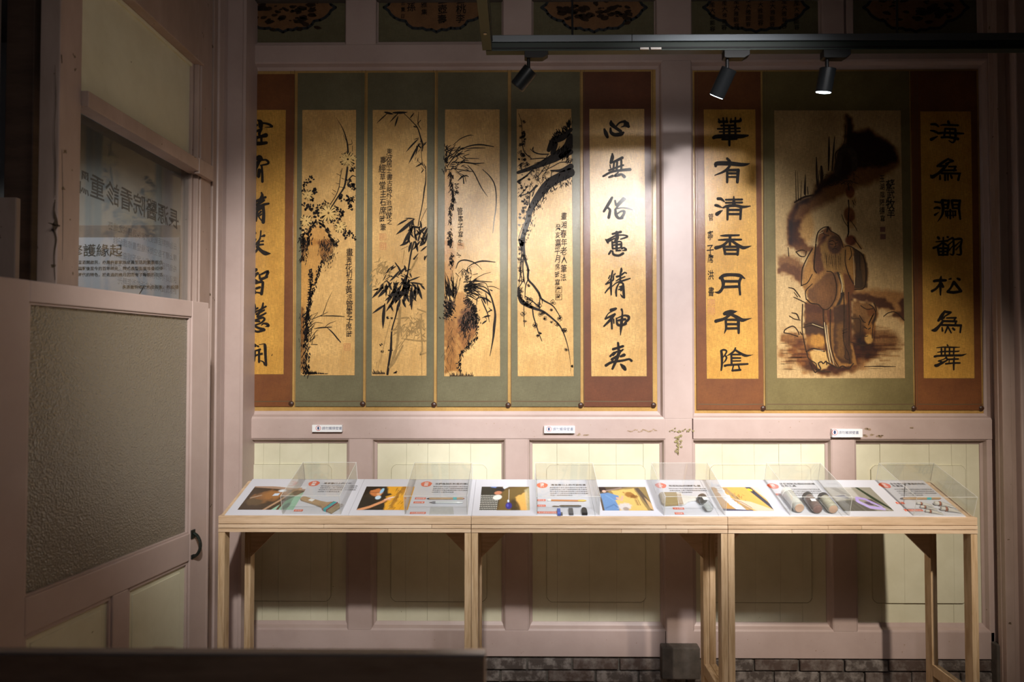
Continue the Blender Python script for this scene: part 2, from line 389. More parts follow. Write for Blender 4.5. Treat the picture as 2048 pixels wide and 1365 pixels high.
# rails and stiles (pixel sizes measured on the face of the wall)
wpart('rail', PK, WX0, -200, 1992, -48, YW)
wpart('rail', PK, WX0, 88, 1992, 122, YW)
wpart('rail', PK, WX0, 838, 1331, 878, YW - .004)
wpart('rail', PK, 1386, 838, 1992, 878, YW - .004)
wpart('rail', PK, WX0, 1262, 1331, 1314, YW)
wpart('rail', PK, 1386, 1262, 1990, 1316, YW)
for a, b in ((692, 751), (1007, 1063), (1314, 1382), (1645, 1688), (1693, 1706)): wpart('stile', PK, a, -48, b, 88, YW)
wpart('stile', PK, 1965, -48, 1990, 88, YW)
wpart('stile', PK, 1327, 122, 1384, 838, YW); wpart('stile', PK, 1980, 122, 1992, 838, YW)
for a, b in ((697, 742), (1011, 1056)): wpart('stile', PK, a, 878, b, 1262, YW)
wpart('stile', PK, 1331, 838, 1386, 1316, YW)
wpart('stile', PK, 1666, 878, 1712, 1262, YW); wpart('stile', PK, 1979, 878, 1992, 1316, YW)
def moulding(o, i, Yo=YW, Yi=3.235, steps=((0, 0), (.25, .1), (.5, .75), (1, 1))):
    """mitred moulding between an outer and an inner rectangle (x0,y0,x1,y1)"""
    mb = MB(); O = XZ(*o, YW); I = XZ(*i, YW)
    def ring(t, d):
        r = [O[k] + (I[k] - O[k]) * t for k in range(4)]; Y = Yo + (Yi - Yo) * d
        return [Vector((r[0], Y, r[3])), Vector((r[2], Y, r[3])), Vector((r[2], Y, r[1])), Vector((r[0], Y, r[1]))]
    rs = [ring(t, d) for t, d in steps]
    back = ring(0, 1.7); inn = ring(1, 1.7)
    rs = [back] + rs + [inn]
    for a, b in zip(rs, rs[1:]):
        for k in range(4): mb.quad(a[k], a[(k + 1) % 4], b[(k + 1) % 4], b[k])
    return mb.build('moulding', PK, wall)
moulding((WX0, 122, 1327, 838), (WX0 + 10, 134, 1316, 824))
moulding((1384, 122, 1980, 838), (1391, 136, 1972, 828))
for a, b in ((WX0, 692), (751, 1007), (1063, 1314), (1382, 1645), (1706, 1965)): moulding((a, -60, b, 88), (a + 4, -50, b - 4, 78), YW, 3.225)
LP = [(WX0, 697), (742, 1011), (1056, 1331), (1386, 1666), (1712, 1979)]
seams = [(520, 553, 618, 652), (810, 853, 897, 940), (1115, 1180, 1235, 1290), (1450, 1515, 1565, 1610), (1770, 1815, 1870, 1915, 1945)]
for (a, b), se in zip(LP, seams):
    moulding((a, 878, b, 1262), (a + 9, 889, b - 8, 1249), YW, 3.232)
    xs = [a + 9] + list(se) + [b - 8]
    for k, (u, v) in enumerate(zip(xs, xs[1:])):      # the vertical boards of the panel
        dy = R.uniform(-.0012, .0012)
        mb = MB(); slab(mb, u + .16, 886, v - .16, 1252, 3.236 + dy, 3.262); mb.build('board', 'cream_green_paint', wall, bevel=.0006)
    # raised field with clipped corners
    x0, x1, y0, y1 = a + 30 + 8, b - 38, 932, 1209; c = 9
    X0, Z0, X1, Z1 = XZ(x0, y0, x1, y1, YW); cc = c * YW / F
    pts = [(X0, Z0 + cc), (X0 + cc * .4, Z0 + cc * .4), (X0 + cc, Z0), (X1 - cc, Z0), (X1 - cc * .4, Z0 + cc * .4), (X1, Z0 + cc), (X1, Z1 - cc), (X1 - cc * .4, Z1 - cc * .4), (X1 - cc, Z1), (X0 + cc, Z1), (X0 + cc * .4, Z1 - cc * .4), (X0, Z1 - cc)]
    mb = MB(); yy = [X0] + [P(s, 1070, YW).x for s in se if x0 + 6 < s < x1 - 6] + [X1]
    def clipx(ps, lo, hi):
        for s, lim in ((1, lo), (-1, hi)):
            out = []
            for i in range(len(ps)):
                p, q = ps[i], ps[(i + 1) % len(ps)]; ip = s * (p[0] - lim) >= 0; iq = s * (q[0] - lim) >= 0
                if ip: out.append(p)
                if ip != iq: t = (lim - p[0]) / (q[0] - p[0]); out.append((lim, p[1] + t * (q[1] - p[1])))
            ps = out
        return ps
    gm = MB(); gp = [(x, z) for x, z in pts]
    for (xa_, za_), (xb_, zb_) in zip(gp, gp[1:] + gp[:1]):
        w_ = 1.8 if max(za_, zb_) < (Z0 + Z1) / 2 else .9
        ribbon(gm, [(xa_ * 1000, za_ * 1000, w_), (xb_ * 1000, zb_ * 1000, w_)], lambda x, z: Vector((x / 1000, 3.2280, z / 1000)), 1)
    gm.build('dark_outline', 'dark_outline', wall)  # flat dark line along the field outline, wider round the lower half
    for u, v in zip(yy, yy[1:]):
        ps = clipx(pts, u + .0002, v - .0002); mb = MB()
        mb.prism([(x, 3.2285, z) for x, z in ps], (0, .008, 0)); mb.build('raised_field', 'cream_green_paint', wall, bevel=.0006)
# mural grounds
for x0, x1, y0, y1 in ((WX0 + 10, 1318, 132, 826), (1390, 1973, 134, 829)):
    mb = MB(); slab(mb, x0, y0, x1, y1, 3.236, 3.262); mb.build('mural_ground', 'ochre_border', wall)
# worn patches of bare paint
def blotch(mb, cx, cy, rx, ry, mp, n=16, rg=.5):
    poly(mb, [(cx + rx * math.cos(a) * (1 - rg * R.random()), cy + ry * math.sin(a) * (1 - rg * R.random())) for a in [2 * math.pi * k / n for k in range(n)]], mp)
mb = MB(); mp = WM(YW - .0052)
for k in range(13): blotch(mb, 1341 + k * 3.7 + R.uniform(-2, 2), 860 + R.uniform(-4, 4), R.uniform(1.5, 4), R.uniform(1.2, 3), mp)
for k in range(22): blotch(mb, 1358 + R.uniform(-7, 7), 872 + k * 1.7, R.uniform(2, 5) * (1 - k / 40), R.uniform(2, 4), mp)
mb2 = MB()
for k in range(20): blotch(mb2, 1256 + k * 3, 862 + 2 * math.sin(k) + R.uniform(-1, 1), R.uniform(1.5, 3.5), R.uniform(.8, 2), mp)
for cx, cy in ((1732, 858), (1738, 859), (1728, 872), (1742, 871), (1757, 873), (1762, 872), (1154, 870), (1173, 871), (1823, 856)):
    for k in range(4): blotch(mb2, cx + R.uniform(-5, 5), cy + R.uniform(-2, 2), R.uniform(2, 5), R.uniform(1, 2.5), mp)
for k in range(40): blotch(mb2, R.uniform(515, 1970), R.uniform(843, 875), R.uniform(.5, 1.4), R.uniform(.5, 1.2), mp, 8)
for k in range(40): blotch(mb2, R.uniform(525, 1960), R.uniform(1275, 1308), R.uniform(.5, 1.8), R.uniform(.5, 1.6), WM(YW - .001), 8)
mb.build('bare_patch', 'olive_bare_patch', wall); mb2.build('bare_patch', 'brown_bare_patch', wall)
# brick base
mb = MB(); slab(mb, WX0, 1317, 1990, 1396, 3.215, 3.262); mb.build('mortar_bed', 'mortar', wall)
z = P(1037, 1319, YW).z; row = 0
while z > ZFL + .05:
    h = .056; x = -1.42 + (row % 2) * .11 - R.random() * .03
    while x < 2.3:
        L = .205 + R.uniform(-.012, .02)
        if row < 5 and not (.64 < x + L / 2 < .86 and row == 0):
            mb = B(x, x + L - .009, 3.198 + R.uniform(-.003, .006), 3.25, z - h + .006 + R.uniform(0, .003), z)
            mb.build('brick', R.choice(['brick_dark', 'brick_dark', 'brick_red']), wall, bevel=.004)
        x += L
    z -= h; row += 1
mb = MB(); slab(mb, 1320, 1286, 1395, 1349, 3.15, 3.262); mb.build('plinth_block', 'dark_stone', wall, bevel=.006)
mb = MB(); slab(mb, 1983, 1280, 1996, 1380, 3.16, 3.262); mb.build('plinth_block', 'dark_stone', wall, bevel=.006)
# ---- pilaster at the left end, post at the right end
t1 = B(-1.40, -1.252, 3.10, 3.262, ZFL, 3.15).build('trim_1', PK, kind='structure', bevel=.004)
def edgeX(px, Y): return P(px, 715, Y).x
B(-1.40, -1.343, 2.97, 3.005, ZFL, 3.15).build('batten', 'pink_beige_worn_paint', t1, bevel=.003)
B(-1.40, -1.335, 3.006, 3.055, ZFL, 3.15).build('batten', PK, t1, bevel=.006)
B(-1.40, -1.338, 3.056, 3.099, ZFL, 3.15).build('batten', PK, t1, bevel=.003)
B(edgeX(480, 3.09), -1.250, 3.088, 3.13, ZFL, 3.15).build('batten', PK, t1, bevel=.003)
t2 = B(edgeX(1998, 3.16), 2.6, 3.16, 3.25, ZFL, 3.15).build('trim_2', PK, kind='structure')
B(edgeX(1996, 3.14), edgeX(2003, 3.14), 3.145, 3.17, ZFL, 3.15).build('batten', 'pink_beige_worn_paint', t2, bevel=.003)
B(edgeX(2003.5, 3.12), edgeX(2022, 3.12), 3.12, 3.17, ZFL, 3.15).build('batten', 'pink_beige_worn_paint', t2, bevel=.004)
B(edgeX(2022, 3.125), edgeX(2041, 3.125), 3.128, 3.17, ZFL, 3.15).build('batten', 'pink_beige_worn_paint', t2, bevel=.002)
B(edgeX(2041, 3.09), 2.5, 3.09, 3.17, ZFL, 3.15).build('batten', PK, t2, bevel=.006)
B(2.56, 2.6, -1.6, 3.0, ZFL, 3.15).build('wall_right', 'ceiling_paint', kind='structure')
# ---- glazed partition at the left (a wall at right angles to the back wall)
XP = -1.345
WP = 'pink_beige_worn_paint'
part = B(-1.40, -1.375, .6, 2.97, ZFL, 1.10).build('wall_left', WP, kind='structure')
B(-1.405, XP, 1.97, 2.07, ZFL, 3.15).build('post', WP, part, bevel=.003)
B(-1.43, XP, 2.86, 2.955, ZFL, 3.15).build('post', WP, part, bevel=.003)
B(-1.40, -1.372, 2.835, 2.86, 1.1, 3.15).build('batten', WP, part, bevel=.002)
B(-1.372, -1.352, 2.848, 2.86, 1.1, 3.15).build('batten', WP, part, bevel=.002)
B(-1.385, -1.325, 2.072, 2.92, 2.222, 2.272).build('rail', WP, part, bevel=.002)
B(-1.345, -1.322, 2.80, 2.93, 2.212, 2.278).build('rail_end_block', WP, part, bevel=.003)
B(-1.395, -1.335, 2.072, 2.86, 2.69, 3.15).build('rail', WP, part, bevel=.003)
B(-1.394, -1.374, 2.072, 2.86, 2.676, 2.69).build('batten', 'cream_green_paint', part, bevel=.002)
B(-1.395, -1.385, 2.072, 2.85, 2.272, 2.69).build('panel', 'cream_green_paint', part)
B(-1.387, -1.383, 2.072, 2.835, 1.10, 2.222).build('glass_pane', 'window_glass', part)
# lettering film on the glass, to be read from the other room
mb = MB(); mpg = lambda x, y: Vector((-1.3825, x, -y))
text(mb, '長源醫院看診重點', 2.755, -1.975, .083, mpg, .012, mirror=True); mb.build('glass_lettering', 'film_lettering', part, kind='stuff'); mb = MB()
for k, s in enumerate(('日治時期至戰後許家長源醫院之建築', '樓上樓下各空間彩繪壁畫修護紀錄', '格扇門窗木作與畫心狀況調查工作：', '民國建物現況與清潔加固全色之過程', '許家成員與街坊生活的百年時光')):
    text(mb, s, 2.74, -1.885 + k * .045, .029, mpg, .004, mirror=True)
mb.build('small_glass_lettering', 'faint_lettering', part, kind='stuff')
# crack in the near post
mb = MB(); mpp = lambda x, y: PX(x, y, XP + .0006)
for s in ('110,130,.6 112,200,1.2 109,260,.8 111,330,1.5 110,390,1', '110,400,2 108,420,3 112,440,6 110,452,12 109,460,3 112,480,4 108,510,2.5 110,560,1.2', '96,446,1 110,450,5 119,452,3', '123,110,2 124,126,1.6', '124,300,.6 126,420,.9 125,520,.6'): ribbon(mb, parse(s)[0], mpp)
mb.build('crack', 'dark_joint', part)
# boards at the extreme left, with a gap to the next room
B(-1.62, -1.53, 2.12, 2.16, ZFL, 3.15).build('board', 'dark_table_wood', part, bevel=.003)
B(-2.1, -1.62, 2.04, 2.1, ZFL, 3.15).build('board', WP, part, bevel=.003)
B(-1.90, -1.505, 2.02, 2.04, .9, 1.93).build('board', WP, part, bevel=.003)
B(-2.9, -1.425, 3.62, 3.66, ZFL, 3.15).build('partition_back', 'next_room_wall', part)
wl = part
# poster in the next room
po = empty('info_poster', (-2.0, 3.42, 1.0), 'grey exhibition poster with a white text sheet, seen through the partition glass', 'poster')
B(-2.6, P(383, 500, 3.4).x, 3.4, 3.43, .9, P(1037, 449, 3.4).z).build('board', 'grey_beam_edge', po, bevel=.002)
Xa, Za, Xb, Zb = XZ(-80, 900, 357, 474, 3.396); B(Xa, Xb, 3.394, 3.3995, Za, Zb).build('text_sheet', 'board_white', po)
mb = MB(); mp = WM(3.393)
text(mb, '彩繪壁畫修護緣起', 33, 511, 26.5, mp, .008)
for k, s in enumerate(('建築彩繪為許家許普泗開啟民，亦是許家家族成員生活的重要居住', '場所。清代、日治與戰後至今的百年時光，閩式長型街屋堆疊相得', '益彰，各個時代的特色，於走過的歲月因而有了動態的生活', '', '長源醫院修復完成兩後，附設隱')):
    text(mb, s, (326 - 8.1 * len(s)) if k < 3 else 252 - 8, 528 + k * 12.4, 8.1, mp, .01)
mb.build('lettering', 'print_black', po, kind='stuff')
# ---- the door leaf standing ajar
dr = Vector((-.168, -1, 0)).normalized(); dn = Vector((dr.y, -dr.x, 0)) * -1   # dn points into the room (+X)
if dn.x < 0: dn = -dn
D0 = Vector((-1.14, 2.5, 0))
def DP(s, n, z): return D0 + dr * s + dn * n + Vector((0, 0, z))
def s_of(px, n=0):
    d = ray(px, 800); d = Vector((d.x, d.y)); o = Vector((D0.x + dn.x * n, D0.y + dn.y * n))
    # o + dr*s = k*d
    det = dr.x * -d.y + d.x * dr.y
    return (o.x * d.y - d.x * o.y) / det
def z_of(px, py, n=0): p = DP(s_of(px, n), n, 0); r = ray(px, py); return CAM.z + r.z / r.y * p.y
def dbox(name, m, s0, s1, n0, n1, z0, z1, parent, bev=.003):
    mb = MB().hexa([DP(s0, n0, z0), DP(s1, n0, z0), DP(s1, n1, z0), DP(s0, n1, z0)], [DP(s0, n0, z1), DP(s1, n0, z1), DP(s1, n1, z1), DP(s0, n1, z1)])
    return mb.build(name, m, parent, bevel=bev)
ZT = z_of(413, 606, 0); zg1 = z_of(383, 634); zg0 = z_of(381, 1068); zr = z_of(384, 1122)
sg = s_of(383); sm0, sm1 = s_of(263), s_of(232); sl = s_of(57); SE = sl + .13
door = dbox('door_1', PK, -.012, 0, -.03, 0, -.12, ZT - .02, None, .001); door['kind'] = 'structure'
dbox('stile', PK, 0, sg, -.034, 0, -.12, ZT, door); dbox('stile', PK, sl, SE, -.034, 0, -.12, ZT, door)
dbox('rail', PK, sg, sl, -.034, -.0005, zg1, ZT, door); dbox('rail', PK, sg, sl, -.034, -.0005, zr, zg0, door); dbox('rail', PK, sg, sl, -.034, -.0005, -.12, .2, door)
dbox('muntin', PK, sm0, sm1, -.034, -.0008, .2, zr, door)
for a, b in ((sg, sm0), (sm1, sl)):
    dbox('panel', 'cream_green_paint', a, b, -.024, -.014, .2, zr, door, 0)
    dbox('raised_field', 'cream_green_paint', a + .035, b - .03, -.016, -.011, .235, zr - .03, door, .002)
    dbox('bead', PK, a, a + .009, -.016, -.006, .2, zr, door, .002); dbox('bead', PK, b - .012, b, -.016, -.006, .2, zr, door, .002); dbox('bead', PK, a, b, -.016, -.006, zr - .012, zr, door, .002)
for z0, z1, a, b in ((zg1 - .006, zg1, sg, sl), (zg0, zg0 + .006, sg, sl), (zg0, zg1, sg, sg + .007), (zg0, zg1, sl - .008, sl)): dbox('bead', PK, a, b, -.016, -.006, z0, z1, door, .001)
# rippled obscure glass
m = bpy.data.materials.new('obscure_glass'); m.use_nodes = True; nt = m.node_tree; N = nt.nodes; L = nt.links; b = N['Principled BSDF']
b.inputs['Base Color'].default_value = (.20, .175, .135, 1); b.inputs['Roughness'].default_value = .1; b.inputs['Specular IOR Level'].default_value = .9
tc = N.new('ShaderNodeTexCoord'); n1 = N.new('ShaderNodeTexVoronoi'); n1.inputs['Scale'].default_value = 200; n1.feature = 'SMOOTH_F1'
n2 = N.new('ShaderNodeTexNoise'); n2.inputs['Scale'].default_value = 130; L.new(tc.outputs['Object'], n1.inputs['Vector']); L.new(tc.outputs['Object'], n2.inputs['Vector'])
ad = N.new('ShaderNodeMath'); L.new(n1.outputs['Distance'], ad.inputs[0]); L.new(n2.outputs['Fac'], ad.inputs[1])
bp = N.new('ShaderNodeBump'); bp.inputs['Strength'].default_value = .8; bp.inputs['Distance'].default_value = .003; L.new(ad.outputs[0], bp.inputs['Height']); L.new(bp.outputs[0], b.inputs['Normal'])
MATS['obscure_glass'] = m
dbox('glass_pane', 'obscure_glass', sg - .004, sl + .004, -.020, -.015, zg0 - .004, zg1 + .004, door, 0)
# iron pull handle
hs = s_of(399, .02); hz1 = z_of(399, 1056); hz0 = z_of(399, 1113)
h = MB()
h.hexa([DP(hs - .008, 0, hz1 - .03), DP(hs + .012, 0, hz1 - .03), DP(hs + .012, .004, hz1 - .03), DP(hs - .008, .004, hz1 - .03)], [DP(hs - .008, 0, hz1), DP(hs + .012, 0, hz1), DP(hs + .012, .004, hz1), DP(hs - .008, .004, hz1)])
h.hexa([DP(hs - .006, 0, hz0), DP(hs + .01, 0, hz0), DP(hs + .01, .004, hz0), DP(hs - .006, .004, hz0)], [DP(hs - .006, 0, hz0 + .014), DP(hs + .01, 0, hz0 + .014), DP(hs + .01, .004, hz0 + .014), DP(hs - .006, .004, hz0 + .014)])
prev = None
for k in range(11):
    t = k / 10; p = DP(hs, .004 + .026 * math.sin(math.pi * min(1, max(0, t))) ** .6, hz1 - .012 + (hz0 + .006 - hz1 + .012) * t)
    if prev is not None: h.tube(prev, p, [(0, .0055), (1, .0055)], 8, dr)
    prev = p
h.build('handle', 'iron', door, smooth=True)
# ================================================================ the painted scrolls
YS = 3.229; YP = 3.2282; YI = 3.2274
mI = WM(YI)
_lay = [0]
def mI2(x, y): return P(x, y, YI - .0004 - _lay[0] * 3e-6)
def nxt(): _lay[0] = (_lay[0] + 1) % 200
mP = WM(YP)
def scroll(label, mount, m0, m1, paper, pmat, raster=None, mtop=141, mbot=815, group='painted hanging scrolls', knobs=(), p_top=220, p_bot=751):
    X0, Z0, X1, Z1 = XZ(m0, mtop, m1, mbot, YW)
    e = empty('painted_scroll', ((X0 + X1) / 2, YS, Z0), label, 'scroll', group)
    B(X0, X1, YS, 3.236, Z0, Z1).build('mount', mount, e, bevel=.0008)
    (a, b, c, d) = paper   # left/right at the top, left/right at the bottom
    if raster is None:
        raster = Raster(a, p_top, b, p_bot, 12)
    ny = raster.ny
    t = (raster.Y - p_top) / (p_bot - p_top); u = (raster.X - raster.X[0, 0]) / (raster.X[0, -1] - raster.X[0, 0])
    raster.X = (a + (c - a) * t) + u * ((b - a) + ((d - c) - (b - a)) * t)
    raster.build('picture', pmat, mP, e)
    mb = MB(); ribbon(mb, [(m0 + 2, mbot - 12, 1.6), ((m0 + m1) / 2, mbot - 11.4, 2.2), (m1 - 2, mbot - 12, 1.6)], WM(YS - .0004))
    for q in ((m0 + 1, mbot - 1), (m1 - 1, mbot - 1)): pass
    ribbon(mb, [(m0 + .4, mtop + 1, .7), (m0 + .6, mbot - 1, .7)], WM(YS - .0004)); ribbon(mb, [(m1 - .4, mtop + 1, .7), (m1 - .6, mbot - 1, .7)], WM(YS - .0004))
    pz = [(a, p_top), (b, p_top), (d, p_bot), (c, p_bot), (a, p_top)]
    for p, q in zip(pz, pz[1:]): ribbon(mb, [(p[0], p[1], .8), (q[0], q[1], .8)], WM(YS - .0004), cap=False)
    mb.build('edge_line', 'thin_dark_line', e, kind='stuff')
    for kx, ky in knobs:
        c0 = P(kx, ky, YS); mb = MB().tube(c0 + Vector((0, .004, 0)), c0 - Vector((0, .006, 0)), [(0, .0135), (.3, .0135), (.6, .010), (.8, .010), (1, .007)], 16, (0, 0, 1)); mb.build('roller_end', 'knob_wood', e, smooth=True)
    return e
def inkmesh(e, strokes, m='ink', name='calligraphy', mp=mI, n=4):
    mb = MB()
    for s in strokes: ribbon(mb, s, mp, n)
    return mb.build(name, m, e)
